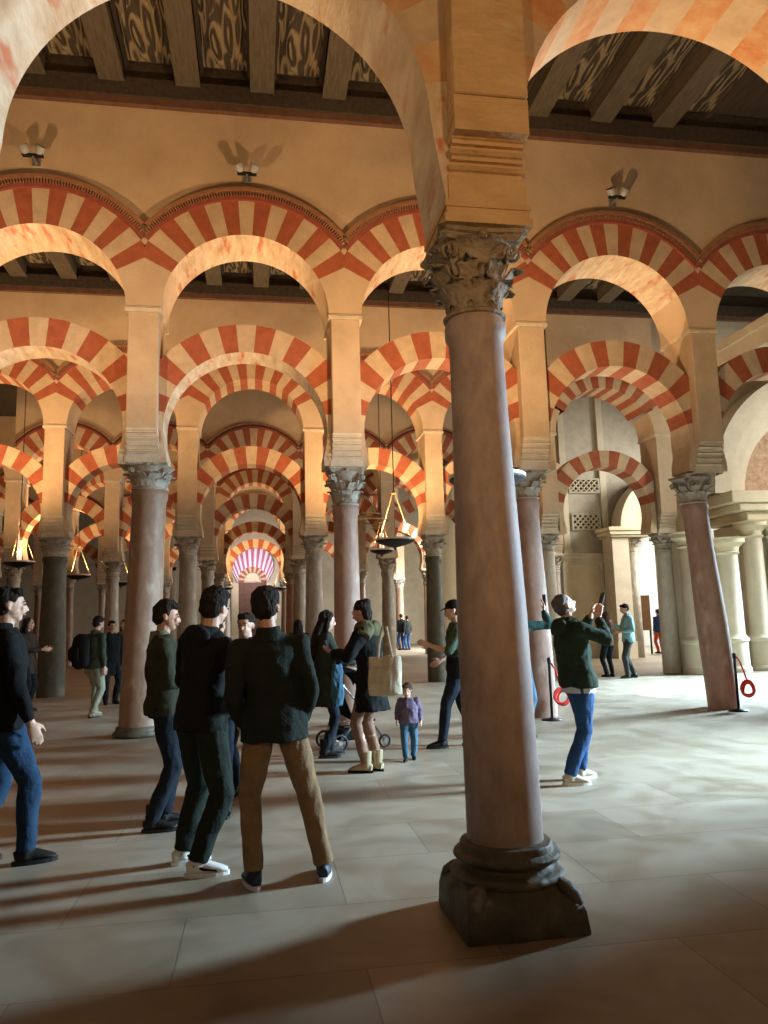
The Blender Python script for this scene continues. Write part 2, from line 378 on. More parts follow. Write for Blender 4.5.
def leaf(b, ang, rb, z0, h, wd, curl, bulge, rows=7, lobed=False):
    """an acanthus leaf: a thick curled tongue with a midrib standing on the bell"""
    u = Vector((math.cos(ang), math.sin(ang), 0)); s_ = Vector((-math.sin(ang), math.cos(ang), 0)); cols = 7; vs = []
    for layer in (0, 1):
        for r_ in range(rows+1):
            t = r_/rows
            out = rb+.012+bulge*math.sin(t*PI*.5)**2*.6+curl*max(0, t-.55)**1.5*2.6
            z = z0+h*(t if t < .8 else .8+.2*math.sin((t-.8)/.2*PI*.9)*.6)
            ww = wd*(.75+.35*math.sin(t*PI*.75))*(1 if t < .8 else math.sqrt(max(.05, 1-((t-.8)/.22)**2)))
            if lobed: ww *= 1+.16*math.cos(t*rows*PI)
            for c in range(cols):
                q = c/(cols-1)*2-1
                depth = .35*ww*q*q + (-.012 if abs(q) < .2 else 0) + (.010 if c % 2 else 0)
                p = u*(out-depth*.8-layer*.016)+s_*(q*ww)+Vector((0, 0, z-abs(q)*.02*h/.2))
                vs.append(p)
    n = (rows+1)*cols; fs = []
    for r_ in range(rows):
        for c in range(cols-1):
            a = r_*cols+c; fs.append((a, a+1, a+1+cols, a+cols)); fs.append((n+a, n+a+cols, n+a+1+cols, n+a+1))
    for r_ in range(rows):
        a = r_*cols; fs.append((a, a+cols, n+a+cols, n+a)); a += cols-1; fs.append((a, n+a, n+a+cols, a+cols))
    for c in range(cols-1): a = rows*cols+c; fs.append((a, a+1, n+a+1, n+a))
    b.add(vs, fs)
cap_cache = {}
def capital(rb, h, wa, fine=False, seed=0):
    key = (round(rb, 3), round(h, 3), round(wa, 3), fine, seed % 2)
    if key in cap_cache: return cap_cache[key]
    b = MB(); k = h/.6
    b.lathe([(rb+.0, 0), (rb+.025, .01*k), (rb+.03, .03*k), (rb+.012, .05*k), (rb-.01, .06*k), (rb-.005, .25*k), (rb+.03, .42*k), (rb+.10, .52*k), (rb+.12, .53*k)], n=28)
    nl = 8
    for j in range(nl): leaf(b, 2*PI*j/nl, rb-.01, .055*k, .23*k, rb*.34, .10, .05, 7, fine)
    for j in range(nl): leaf(b, 2*PI*(j+.5)/nl, rb-.0, .10*k, .33*k, rb*.33, .13, .07, 7, fine)
    for j in range(4):                                                # corner volutes
        a = PI/4+j*PI/2; u = Vector((math.cos(a), math.sin(a), 0)); c0 = u*(wa*(1.02 if fine else 1.15))+Vector((0, 0, .445*k)); sd = Vector((-math.sin(a), math.cos(a), 0))
        for sg in (-1, 1):
            pts = []; rr = []
            for q in range(15):
                th = q/14*3.4*PI; ra = .062*k*(1-q/17); pts.append(c0+sd*sg*.022+u*ra*math.cos(th+PI*.6)+Vector((0, 0, ra*math.sin(th+PI*.6)))); rr.append(.016*k*(1-q/24))
            b.loft(pts, rr, sd, 6)
        b.loft([u*(rb+.02)+Vector((0, 0, .30*k)), u*(rb+.07)+Vector((0, 0, .42*k)), c0-u*.03+Vector((0, 0, .05*k))], [.03*k, .035*k, .02*k], sd, 6)
    for j in range(4):                                                # central flowers
        a = j*PI/2; b.ell((math.cos(a)*wa*.92, math.sin(a)*wa*.92, .545*k), (.035, .035, .035), n=8)
    me = b.mesh('capital', capmain if fine else capst, True); autosmooth(me, 50)
    ab = MB(); pts = []                                               # concave abacus
    for j in range(4):
        a0 = j*PI/2
        for q in range(7):
            t = q/6*2-1; d = wa*(1-.10*(1-t*t)); x, y = d, t*wa*.93
            pts.append((x*math.cos(a0)-y*math.sin(a0), x*math.sin(a0)+y*math.cos(a0)))
    K = len(pts); zs = [(.52*k, .86), (.545*k, .93), (.56*k, .93), (.57*k, 1), (.6*k, 1)]
    vs = [(x*s_, y*s_, z) for z, s_ in zs for x, y in pts]
    fs = [(i*K+j, i*K+(j+1) % K, (i+1)*K+(j+1) % K, (i+1)*K+j) for i in range(len(zs)-1) for j in range(K)]
    fs += [tuple(range(K))[::-1], tuple((len(zs)-1)*K+j for j in range(K))]
    ab.add(vs, fs); mea = ab.mesh('abacus', capmain if fine else capst)
    cap_cache[key] = (me, mea); return cap_cache[key]
def column(k, i, zA, h, r0, r1, m, label, group, base=0, dx=0, dx0=0, fine=False, wa=.27, y=None, dy=0):
    """base: 0 none, 1 small torus base; dx0 = foot offset, dx = head offset"""
    X = colx(k, i); t = thing('marble_column', label, 'column', (X+dx0, ROW[k] if y is None else y, 0), 0, group)
    cm, am = capital(r1, h, wa, fine, i)
    lx = dx-dx0                                                       # dy: how far the head leans back from the foot
    o = obj('capital', cm, t, (lx, dy, zA-h)); o2 = obj('abacus', am, t, (lx, dy, zA-h))
    b = MB(); z0 = {0: 0, 1: .14, 2: .385}[base]; n = 40 if fine else 26; zt = zA-h+.005
    prof = [(0, r0), (.12, r0*.99), (.4, r0*.97), (.8, r1*1.02), (.93, r1), (.955, r1+.004), (.965, r1+.022), (.985, r1+.024), (1, r1+.005)]
    b.loft([(lx*(z0+(zt-z0)*q)/zt, dy*(z0+(zt-z0)*q)/zt, z0+(zt-z0)*q) for q, _ in prof], [a for _, a in prof], (1, 0, 0), n)
    s_ = b.build('shaft', m, t, True); autosmooth(s_.data, 50)
    if base == 1:
        c = MB(); c.lathe([(r0+.03, 0), (r0+.07, .02), (r0+.075, .05), (r0+.05, .08), (r0+.03, .10), (r0+.035, .13), (r0, .15)], n=24); cb = c.build('base', base_mat, t, True)
    return t
# ---- row 0: the large near column
def plinth_base(t):
    b = MB(); n = 40; H = .235; hw = .325
    prof = []                                                          # from square plinth to round torus
    rings = []
    def sq(s_, th, p):  # superellipse radius
        c, q = abs(math.cos(th)), abs(math.sin(th)); return s_/((c**p+q**p)**(1/p))
    for z, s_, p in ((0, hw, 30), (.02, hw*1.005, 30), (.14, hw*.99, 24), (.19, hw*.965, 14), (.225, hw*.90, 7), (.25, hw*.84, 4), (.275, .272, 2.6)):
        rings.append([(sq(s_, 2*PI*j/n, p), z, 2*PI*j/n) for j in range(n)])
    for r_, z in ((.288, .285), (.302, .305), (.306, .335), (.297, .362), (.278, .378), (.262, .385), (.245, .405), (.238, .43), (.242, .455), (.262, .475), (.278, .485), (.287, .505), (.286, .53), (.274, .548), (.256, .556), (.247, .57), (.246, .62), (.238, .64)):
        rings.append([(r_, z, 2*PI*j/n) for j in range(n)])
    vs = []; zm = lambda z: z*.78 if z < .275 else .2145+(z-.275)*.5
    for rg in rings:
        for r_, z, th in rg:
            z = zm(z)
            v = Vector((r_*math.cos(th), r_*math.sin(th), z)); d = noise.noise(v*7)*.016+noise.noise(v*19)*.006
            if z < .01: d = d*.5
            vs.append(v+Vector((math.cos(th), math.sin(th), .5 if z > .05 else 0))*d)
    K = len(rings); fs = [(i*n+j, i*n+(j+1) % n, (i+1)*n+(j+1) % n, (i+1)*n+j) for i in range(K-1) for j in range(n)]
    fs += [tuple(range(n))[::-1], tuple((K-1)*n+j for j in range(n))]
    b.add(vs, fs)
    for j in range(4):                                                 # corner spurs running up to the torus
        a = PI/4+j*PI/2; u = Vector((math.cos(a), math.sin(a), 0))
        b.loft([u*.40+Vector((0, 0, .13)), u*.37+Vector((0, 0, .175)), u*.33+Vector((0, 0, .21)), u*.28+Vector((0, 0, .24))], [(.03, .03), (.055, .04), (.05, .035), (.02, .02)], (-u.y, u.x, 0), 10)
    me = b.mesh('base', base_mat, True); autosmooth(me, 45); return obj('base', me, t)
t = column(0, 1, 3.90, .50, .207, .165, mb_main, 'large purple-brown marble column with weathered carved capital and dark square base, nearest the camera', None, 2, dx=-.03, dx0=-.03, fine=True, wa=.275, y=4.19, dy=.17)
plinth_base(t)
GP0 = None
pier(0, 1, 3.90, 'weathered orange stone pier with stacked ridges standing on the large near column', None)
for i, side in ((0, 'left'), (2, 'right')):
    column(0, i, 3.90, .5, .22, .18, mb_pink, 'marble column of the nearest arcade just outside the %s edge of the photo' % side, None, 1)
    pier(0, i, 3.90, 'stone pier of the nearest arcade just outside the %s edge of the photo' % side, None)
low_arch(0, 0, 3.90, 'nearest arch crossing the top left of the photo, faded stripes and dirty underside', None)
low_arch(0, 1, 3.90, 'nearest arch crossing the top right of the photo, pale underside with faded red stripes', None)
for i, s_ in ((0, 'left'), (1, 'right')):
    up_arch(0, i, 'upper arch of the nearest arcade over the photo\'s top %s, above the frame' % s_, None); wall_bay(0, i)
# ---- row 1
z1 = {-1: 4.0, 0: 4.01, 1: 3.97, 2: 3.94, 3: 3.90, 4: 3.9}
cap1 = {-1: .42, 0: .40, 1: .60, 2: .46, 3: .50, 4: .5}
mats1 = {-1: mb_grey, 0: mb_tan, 1: mb_pink, 2: mb_pink, 3: mb_pink, 4: mb_grey}
lab1 = {-1: 'grey marble column of the second arcade, beyond the left edge', 0: 'thick tan marble column behind the man in the olive jacket', 1: 'pink marble column with a tall carved capital behind the two women with the stroller',
        2: 'pink marble column just right of the large near column, rope post at its foot', 3: 'leaning pink marble column at the right with red rope coil beside it', 4: 'marble column of the second arcade, beyond the right edge'}
foot1 = {0: -.03, 1: .0, 2: .02, 3: .10}
head1 = {0: .08, 1: .0, 2: -.08, 3: -.15}
for i in range(-1, 5):
    r = {0: (.28, .25), 1: (.22, .19), 2: (.24, .195), 3: (.255, .205)}.get(i, (.24, .2))
    column(1, i, z1[i], cap1[i], r[0], r[1], mats1[i], lab1[i], None, 1 if i in (0,) else 0, dx=head1.get(i, 0), dx0=foot1.get(i, 0), wa=.29 if i in (1, 3) else .3)
    pier(1, i, z1[i], {-1: 'plaster pier of the second arcade beyond the left edge', 0: 'tan plaster pier on the thick tan marble column', 1: 'orange-lit plaster pier on the column behind the two women',
                      2: 'plaster pier on the column right of the large near column', 3: 'pale plaster pier on the leaning pink column at the right', 4: 'plaster pier of the second arcade beyond the right edge'}[i], None)
pos1 = ['left of the thick tan column', 'framing the long central view', 'just left of the large near column', 'over the person in green', 'cut by the right edge']
for i in range(-1, 4):
    low_arch(1, i, 3.98 if i < 2 else 3.94, 'lower striped arch of the second arcade, '+pos1[i+1], None)
    up_arch(1, i, 'upper beaded striped arch, second arcade, '+pos1[i+1], None); wall_bay(1, i)
# ---- row 2
z2 = 3.70
m2 = {-2: mb_grey, -1: mb_dark, 0: mb_grey, 1: mb_grey, 2: mb_dark, 3: mb_white, 4: mb_white}
lab2 = {-2: 'marble column of the third arcade beyond the left edge', -1: 'dark green-brown marble column far left behind the man with the backpack', 0: 'grey marble column just right of the thick tan column', 1: 'grey marble column seen just left of the pink column with tall capital',
        2: 'dark green marble column beside the hanging bowl lamp, right of the toddler', 3: 'pale marble column behind the man taking a photo with his phone', 4: 'white marble column joined to the big cream pier near the far couple'}
for i in range(-2, 5):
    column(2, i, z2, .46 if i != 2 else .55, .245 if i != -1 else .31, .2 if i != -1 else .26, m2[i], lab2[i], None, 0, wa=.28)
    pier(2, i, z2, 'plaster pier on the '+' '.join(lab2[i].split()[:12]), None)
pos2 = ['left of the dark column', 'left of the thick tan column', 'second ring of the central view', 'behind the big bowl lamp', 'behind the large near column', 'before the stone lattice wall']
for i in range(-2, 4):
    low_arch(2, i, z2, 'lower striped horseshoe arch of the third arcade, '+pos2[i+2], None)
    up_arch(2, i, 'upper striped arch of the third arcade, '+pos2[i+2], None); wall_bay(2, i)
# ---- rows 3..7
far_m = [mb_grey, mb_pink, mb_tan, mb_grey, mb_brown, mb_white]
rng = {3: (-2, 4), 4: (-3, 3), 5: (-4, 3)}
for k, (a, e) in rng.items():
    rn = ROWNAME[k]; cols = [i for i in range(a, e+1)]
    for i in cols:
        n = ORD[i-a]
        column(k, i, z2, .5, .24, .2, far_m[(i*3+k) % 6], '%s column from the left in the %s' % (n, rn), 'columns of the '+rn, 0, wa=.28)
        pier(k, i, z2, 'plaster pier on the %s column from the left in the %s' % (n, rn), 'piers of the '+rn)
    for i in cols[:-1]:
        n = ORD[i-a]
        low_arch(k, i, z2, '%s lower striped arch from the left in the %s' % (n, rn), 'lower arches of the '+rn)
        up_arch(k, i, '%s upper striped arch from the left in the %s' % (n, rn), 'upper arches of the '+rn); wall_bay(k, i)
# ------------------------------------------------------------------ ceiling
cb = MB(); cb.box((-24, -3, 10.42), (24, 48, 10.5)); struct(cb.build('ceiling', wood))
beam = MB(); beam.box((-.15, 0, 10.02), (.15, 1, 10.42)); beam.box((-.19, 0, 10.0), (.19, 1, 10.035)); beam_me = beam.mesh('beam', beamw)
pan = MB()
pan.box((-.34, -.5, 10.36), (.34, .5, 10.40)); pan_me = pan.mesh('carved_panel', carvedm)
frm = MB()
for x in (-.37, .37): frm.box((x-.03, -.5, 10.32), (x+.03, .5, 10.42))
frm_me = frm.mesh('panel_frame', wood)
for k in range(0, 3):
    y0, y1 = ROW[k]+.46, ROW[k+1]-.46
    lo = -2.25-1.155*2 if k == 0 else -2.25-1.155*4; n = 11 if k == 0 else 16
    aisle = ['between the nearest and second arcades', 'between the second and third arcades', 'between the third and fourth arcades'][k]
    for j in range(n):
        x = lo+1.155*j
        o = obj('ceiling_beam', beam_me, None, (x, y0, 0)); o.scale = (1, y1-y0, 1)
        tag(o, '%s painted timber ceiling beam from the left, %s' % (ORD[j] if j < 12 else str(j+1)+'th', aisle), 'beam', 'ceiling beams '+aisle)
        t = thing('ceiling_panel', 'carved arabesque ceiling panel right of the %s beam from the left, %s' % (ORD[j] if j < 12 else str(j+1)+'th', aisle), 'panel', (x+.5775, (y0+y1)/2, 0), 0, 'carved ceiling panels '+aisle)
        o = obj('carving', pan_me, t); o.scale = (1, y1-y0-.3, 1); o = obj('panel_frame', frm_me, t); o.scale = (1, y1-y0, 1)
    for yy, s_ in ((y0, 1), (y1, -1)):
        b = MB(); ya, yb = sorted((yy+s_*.002, yy+s_*.14)); yc, yd = sorted((yy+s_*.002, yy+s_*.10))
        b.box((-12, ya, ZT+.12), (18, yb, ZT+.42)); b.box((-12, yc, ZT), (18, yd, ZT+.13), 1); ye, yf = sorted((yy+s_*.002, yy+s_*.05)); b.box((-12, ye, ZT+.42), (18, yf, 10.41))
        struct(b.build('trim_cornice', [wood, woodred]))
# ------------------------------------------------------------------ outer walls
def wallbox(name, a, b, m=plaster): o = MB(); o.box(a, b); return struct(o.build(name, m))
wallbox('wall_left', (-19.3, -3, 0), (-19, 48, 10.42), mat('dim_plaster', (.35, .25, .17), None, 1))
wallbox('wall_right_unseen', (6.0, -3, 0), (6.3, 5.66, 10.42))  # unseen segment added to keep the door daylight off the near floor
wallbox('wall_right_unseen', (19.2, 4.2, 0), (19.5, 26, 10.42), cathst)
# end wall with a horseshoe doorway, lit pink
YE = 47.6
b = MB(); b.box((-19, YE, 0), (12, YE+.3, 10.42)); struct(b.build('wall_back', cathst))
cxe = -.42
t = thing('decorated_arch', 'small far horseshoe arch glowing pink and white at the end of the central view', 'arch', (cxe, YE-.12, 0))
pk = mat('pink_lit_voussoir', (.50, .16, .30), (.4, .12, .24), 6, .8); pw = mat('white_voussoir', (.85, .78, .80), (.75, .66, .7), 6, .8)  # the pink light on the far arch is painted into these colours
def fan(b, zi, ri, zo, ro, n, t0, t1, d, alt=2):
    for i in range(n):
        for h in range(3):
            a, e = (math.radians(t0+(t1-t0)*(i+(h+q)/3)/n) for q in (0, 1))
            vs = [(c*math.cos(w_), y, z+c*math.sin(w_)) for y in (-d, d) for c, z, w_ in ((ri, zi, a), (ro, zo, a), (ro, zo, e), (ri, zi, e))]
            b.add(vs, [(0, 1, 2, 3), (7, 6, 5, 4), (0, 3, 7, 4), (1, 5, 6, 2)], i % 2)
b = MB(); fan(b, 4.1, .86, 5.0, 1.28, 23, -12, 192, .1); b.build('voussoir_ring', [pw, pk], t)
b = MB(); fan(b, 4.1, .52, 4.1, .86, 17, -8, 188, .14); b.build('inner_ring', [mat('terracotta', (.3, .09, .05), None, 6), cream], t)
b = MB(); fan(b, 4.1, 0.02, 4.1, .52, 1, -8, 188, .05); b.build('arch_field', cathpanel, t)
for sg in (-1, 1): b = MB(); b.box((min(sg*.84, sg*1.27), -.1, 0), (max(sg*.84, sg*1.27), .1, 3.97)); b.build('door_jamb', cathpanel, t)
b = MB(); b.box((-.84, .0, 0), (.84, .09, 4.0)); b.build('door_leaf', woodred, t)
for j, (xa, xb) in enumerate([(-7.6, -5.0), (-4.5, -2.8), (1.9, 3.6)]):
    t = thing('wall_panel', ['framed cream wall panel far left of the pink arch', 'framed cream wall panel just left of the pink arch', 'framed cream wall panel right of the pink arch'][j], 'panel', ((xa+xb)/2, YE-.06, 0))
    b = MB(); hw = (xb-xa)/2
    b.box((-hw, -.06, .8), (-hw+.2, .05, 5)); b.box((hw-.2, -.06, .8), (hw, .05, 5)); b.box((-hw, -.06, 4.8), (hw, .05, 5)); b.build('frame', trimst, t)
    b = MB(); b.box((-hw+.2, -.01, .8), (hw-.2, .04, 4.8)); b.build('infill', cathpanel, t)
# wall along the right aisle from the fourth arcade to the end
wallbox('wall_aisle', (10.75, 40.5, 0), (11.1, 47.6, 10.42), cathpanel)
wallbox('wall_aisle', (10.75, 27.1, 4.4), (11.1, 40.5, 10.42), cathpanel)
wallbox('wall_aisle', (10.75, 27.1, 0), (11.1, 34.2, 4.4), cathpanel)
# ------------------------------------------------------------------ choir wall with lattices (fourth arcade line)
YW = 26.6
DX0, DX1, DZ = 13.62, 14.95, 4.45
for a, e in (((10.75, YW, 0), (DX0, YW+.5, 10.42)), ((DX1, YW, 0), (19.2, YW+.5, 10.42)), ((DX0, YW, DZ), (DX1, YW+.5, 10.42))): wallbox('wall_choir', a, e, cathgrey)
b = MB()
b.box((10.9, YW-.14, 3.58), (12.6, YW, 3.72)); b.box((10.9, YW-.2, 3.72), (12.6, YW, 3.80)); b.box((10.9, YW-.1, 3.50), (12.6, YW, 3.58))
b.box((10.9, YW-.12, 6.95), (13.6, YW, 7.1)); struct(bevel(b.build('trim_choir_cornice', cathst), .015))
t = thing('wall_panel', 'tall plain cream stone panel in the choir wall below the lattices', 'panel', (11.75, YW, 0))
b = MB(); b.box((-.78, -.1, .0), (-.66, 0, 3.5)); b.box((.66, -.1, 0), (.78, 0, 3.5)); b.box((-.66, -.1, 3.38), (.66, 0, 3.5)); b.box((-.66, -.1, 0), (.66, 0, .5)); b.build('frame', cathst, t)
b = MB(); b.box((-.66, -.04, .5), (.66, -.001, 3.38)); b.build('infill', cathpanel, t)
def lattice(xa, xb, za, zb, label, step=.21):
    t = thing('stone_lattice', label, 'lattice', ((xa+xb)/2, YW-.08, 0)); hw = (xb-xa)/2; b = MB()
    b.box((-hw-.06, -.03, za-.06), (hw+.06, .06, za)); b.box((-hw-.06, -.03, zb), (hw+.06, .06, zb+.06)); b.box((-hw-.06, -.03, za), (-hw, .06, zb)); b.box((hw, -.03, za), (hw+.06, .06, zb))
    b.build('frame', cathgrey, t); g = MB(); h = zb-za
    nseg = int((2*hw+h)/step)+1
    for q in range(nseg+1):
        o = -hw-h+q*step
        for sg in (1, -1):
            p = [(o, za), (o+h, zb)] if sg == 1 else [(o, zb), (o+h, za)]
            (xa_, za_), (xb_, zb_) = p; sl = (zb_-za_)/(xb_-xa_)
            x0, x1_ = max(xa_, -hw), min(xb_, hw)
            if x1_-x0 < .03: continue
            g.loft([(x0, 0, za_+(x0-xa_)*sl), (x1_, 0, za_+(x1_-xa_)*sl)], [(.03, .03)]*2, (0, 1, 0), 4)
    g.build('pierced_screen', cathst, t)
    d = MB(); d.box((-hw, .05, za), (hw, .075, zb)); d.build('recess_shade_panel', mat('recess_shade', (.1, .09, .07), None, 3), t)  # dark sheet, its colour stands in for the shade behind the lattice
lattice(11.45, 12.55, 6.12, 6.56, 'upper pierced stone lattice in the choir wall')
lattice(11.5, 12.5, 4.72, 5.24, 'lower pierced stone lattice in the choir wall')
for x, lb in ((11.2, 'left'), (12.75, 'right')):
    b = MB(); b.box((x-.12, YW-.12, 3.8), (x+.12, YW, 10.0)); b.box((x-.16, YW-.16, 3.8), (x+.16, YW, 3.95)); b.box((x-.17, YW-.17, 6.95), (x+.17, YW, 7.12))
    tag(b.build('pilaster', cathst), 'slim grey stone pilaster on the %s of the pierced lattices' % lb, 'pilaster')
# rib of the vault springing above the doorway
t = thing('stone_pier', 'square cream pier with moulded impost beside the bright doorway', 'pier', (12.85, 25.9, 0))
b = MB(); b.box((-.33, -.3, 0), (.3, .5, 4.3)); b.box((-.38, -.35, 0), (.35, .5, .6)); b.build('pier_block', cathst, t)
b = MB(); b.box((-.42, -.42, 4.3), (1.15, .6, 4.38)); b.box((-.5, -.5, 4.38), (1.22, .6, 4.52)); b.box((-.56, -.56, 4.52), (1.28, .6, 4.66)); bevel(b.build('impost', cathpanel, t), .02)
cm, am = capital(.16, .5, .26)
t = thing('marble_column', 'small grey column with leafy capital at the left side of the bright doorway', 'column', (13.45, 25.95, 0))
b = MB(); b.loft([(0, 0, 0), (0, 0, 3.8)], [.19, .165], n=20); b.build('shaft', mb_grey, t, True); obj('capital', cm, t, (0, 0, 3.8)); obj('abacus', am, t, (0, 0, 3.8))
def rib_arch(name, label, x, y, z, r, th0, th1, bands, m, dep=.5):
    t = thing(name, label, 'arch', (x, y, 0))
    for q, (ra, rb, d) in enumerate(bands):
        b = MB(); n = 20
        for j in range(n):
            a0, a1 = (math.radians(th0+(th1-th0)*(j+h)/n) for h in (0, 1))
            P = lambda a_, q_, yy: (q_*math.cos(a_), yy, z+q_*math.sin(a_))
            vs = [P(a0, ra, -d), P(a0, rb, -d), P(a1, rb, -d), P(a1, ra, -d), P(a0, ra, dep), P(a0, rb, dep), P(a1, rb, dep), P(a1, ra, dep)]
            b.add(vs, [(0, 1, 2, 3), (7, 6, 5, 4), (0, 3, 7, 4), (1, 5, 6, 2)])
        b.build('archivolt', m, t)
    return t
rib_arch('ribbed_arch', 'small ribbed stone arch springing over the bright doorway', 14.9, 26.0, 4.66, 1.7, 95, 180, [(1.35, 1.55, .1), (1.55, 1.75, .2), (1.75, 1.95, .3)], cathst)
# bright room beyond the doorway
wallbox('wall_cloister', (12.2, 35.5, 0), (18.5, 35.8, 8), white_wall); wallbox('wall_cloister', (18.2, 27.1, 0), (18.5, 35.5, 8), white_wall)
t = thing('notice_board', 'brown wooden notice board standing in the bright doorway', 'board', (14.72, 27.9, 0))
b = MB(); b.box((-.3, -.03, .9), (.3, .03, 2.25)); b.build('panel', mat('brown_board', (.28, .15, .08), None, 5), t); b = MB(); b.box((-.28, -.05, 0), (-.22, .0, .9)); b.box((.22, -.05, 0), (.28, 0, .9)); b.build('leg', iron, t)
b = MB(); b.box((15.0, 26.45, 0), (15.35, 26.5, 2.75)); tag(b.build('blue_banner', mat('blue_cloth', (.05, .16, .4), None, 5)), 'blue upright banner on the right side of the bright doorway', 'banner')
# ------------------------------------------------------------------ big cream piers at the right (third arcade line)
def round_pier(t, x, y, r, h, zcap, nm='engaged_shaft'):
    b = MB(); b.lathe([(r+.10, 0), (r+.10, .10), (r+.06, .16), (r+.05, .75), (r+.09, .80), (r+.09, .86), (r+.03, .92), (r, .98), (r-.02, h), (r+.02, h+.03), (r+.04, h+.06), (r-.01, h+.1)], (x, y, 0), 28)
    o = b.build(nm, cathst, t); autosmooth(o.data, 30)
    c = MB(); c.lathe([(r, h+.08), (r+.03, h+.2), (r+.12, zcap-.16), (r+.18, zcap-.13), (r+.18, zcap-.04), (r+.22, zcap)], (x, y, 0), 28); o = c.build('round_capital', cathpanel, t); autosmooth(o.data, 30)
t = thing('round_pier', 'thick round cream stone pier beside the far couple, left of the leaning pink column', 'pier', (11.15, 18.3, 0)); round_pier(t, 0, 0, .33, 3.2, 3.62)
b = MB(); b.box((-.15, .25, 0), (.4, .95, 3.62)); b.build('core', cathst, t)
t = thing('round_pier', 'cream half-round pier seen just right of the leaning pink column', 'pier', (12.32, 18.6, 0)); round_pier(t, 0, 0, .3, 3.05, 3.5)
t = thing('clustered_pier', 'massive cluster of cream engaged columns with stacked imposts at the right edge', 'pier', (13.6, 18.9, 0))
b = MB(); b.box((-.62, -.1, 0), (1.6, 1.2, 3.9)); b.box((-.7, -.2, 0), (1.7, 1.2, .85)); b.build('core', cathst, t)
round_pier(t, -.45, -.25, .27, 3.5, 3.95); round_pier(t, .25, -.35, .3, 3.5, 3.95); round_pier(t, 1.0, -.3, .28, 3.5, 3.95)
b = MB(); b.box((-.8, -.65, 3.95), (1.9, 1.3, 4.2)); b.box((-1.1, -.8, 4.2), (2.05, 1.3, 4.4)); b.box((-1.35, -.88, 4.4), (2.1, 1.3, 4.72)); bevel(b.build('impost', cathpanel, t), .03)
rib_arch('ribbed_arch', 'big ribbed cream stone arch rising from the clustered pier at the right edge', 15.6, 19.0, 4.72, 3, 92, 180, [(2.35, 2.6, .1), (2.6, 2.95, .25), (2.95, 3.3, .4), (3.3, 3.5, .5)], cathst, .8)
b = MB(); n = 16                                                     # relief filling inside the arch
vs = [(0, 0, 4.72)]+[(2.33*math.cos(math.radians(90+90*j/n)), 0, 4.72+2.33*math.sin(math.radians(90+90*j/n))) for j in range(n+1)]
vs2 = [(x, .2, z) for x, y, z in vs]; K = len(vs); b.add(vs+vs2, [tuple(range(K)), tuple(range(K, 2*K))[::-1]]+[(j, j+K, (j+1) % K+K, (j+1) % K) for j in range(K)])
tag(b.build('arch_infill', mat('brown_relief', (.45, .31, .2), (.25, .16, .1), 9, .9, .9, 14), None, False, (15.6, 19.4, 0)), 'brown carved relief filling the big ribbed arch at the right edge', 'relief')
wallbox('wall_chapel', (10.95, 19.35, 3.62), (12.15, 19.85, 10.42), plaster)
b = MB(); n = 20; pts = [(3.45*math.cos(math.radians(90+90*j/n)), 4.72+3.45*math.sin(math.radians(90+90*j/n))) for j in range(n+1)]
for j in range(n):
    (xa, za), (xb, zb) = pts[j], pts[j+1]; b.add([(xa, 0, za), (xb, 0, zb), (xb, 0, 10.42), (xa, 0, 10.42)], [(0, 1, 2, 3)])
struct(b.build('wall_chapel', cathst, None, False, (15.6, 19.36, 0)))
p = at(745, 335, 15.5)
b = MB(); b.box((p.x, 12.4, p.z-.45), (p.x+.35, 18.9, p.z+.10)); b.box((p.x-.06, 12.4, p.z-.05), (p.x+.4, 18.9, p.z+.16)); tag(b.build('stone_lintel', cathst), 'pale stone beam crossing the aisle high up at the right edge', 'beam')
# ------------------------------------------------------------------ hanging lamps
glow = emit('lamp_glow', (1, .8, .55), .9)
lamp_glass = mat('lamp_glass', (.75, .72, .62), None, 5, .25, 0)
def bowl_lamp(px, py, Y, dia, label, power, glass=True, ztop=10.43):
    p = at(px, py, Y); r = dia/2
    t = thing('hanging_lamp', label, 'lamp', (p.x, p.y, p.z))
    b = MB(); b.lathe([(.01, -.17*dia), (.06*dia, -.16*dia), (r*.45, -.125*dia), (r*.8, -.065*dia), (r*.97, -.012), (r, .0), (r*.99, .015), (r*.93, .0), (r*.75, -.04*dia), (r*.4, -.085*dia), (.02, -.1*dia)], n=32)
    b.ell((0, 0, -.19*dia), (.03, .03, .035), n=8)
    o = b.build('bowl', iron, t, True)
    b = MB(); b.lathe([(r*.985, .012), (r*1.02, .012), (r*1.02, .05), (r*.95, .05), (r*.95, .012)], n=32, caps=False); b.build('rim', lamp_glass, t)
    h = dia*1.25
    for j in range(3):
        a = j*2*PI/3+.35; b = MB(); b.loft([(math.cos(a)*r*.96, math.sin(a)*r*.96, .02), (math.cos(a)*.03, math.sin(a)*.03, h)], [.008, .008], n=5); b.build('rod', brass, t)
    b = MB(); b.lathe([(.045, h-.03), (.05, h), (.02, h+.05)], n=12); b.build('crown', brass, t)
    b = MB(); b.loft([(0, 0, h+.04), (0, 0, ztop-p.z)], [.012, .012], n=5); b.build('chain', iron, t)
    if glass: b = MB(); b.lathe([(.05, -.05), (.065, .1), (.06, h*.6), (.05, h*.62)], n=12); b.build('lamp_glass', glow, t, True)
    l = bpy.data.lights.new('lamp_light', 'SPOT'); l.energy = power*LAMP*(1 if Y < 10 else 2.3 if Y < 25 else 1.6 if Y < 32 else .8); l.color = WARM; l.shadow_soft_size = .12; l.spot_size = math.radians(168); l.spot_blend = .5
    lo = bpy.data.objects.new('lamp_light', l); C.objects.link(lo); lo.parent = t; lo.location = (0, 0, .12); lo.rotation_euler = (PI, 0, 0)
    return t
bowl_lamp(487, 480, 8.0, .84, 'dark bowl lamp mostly hidden behind the large near column', 420, False)
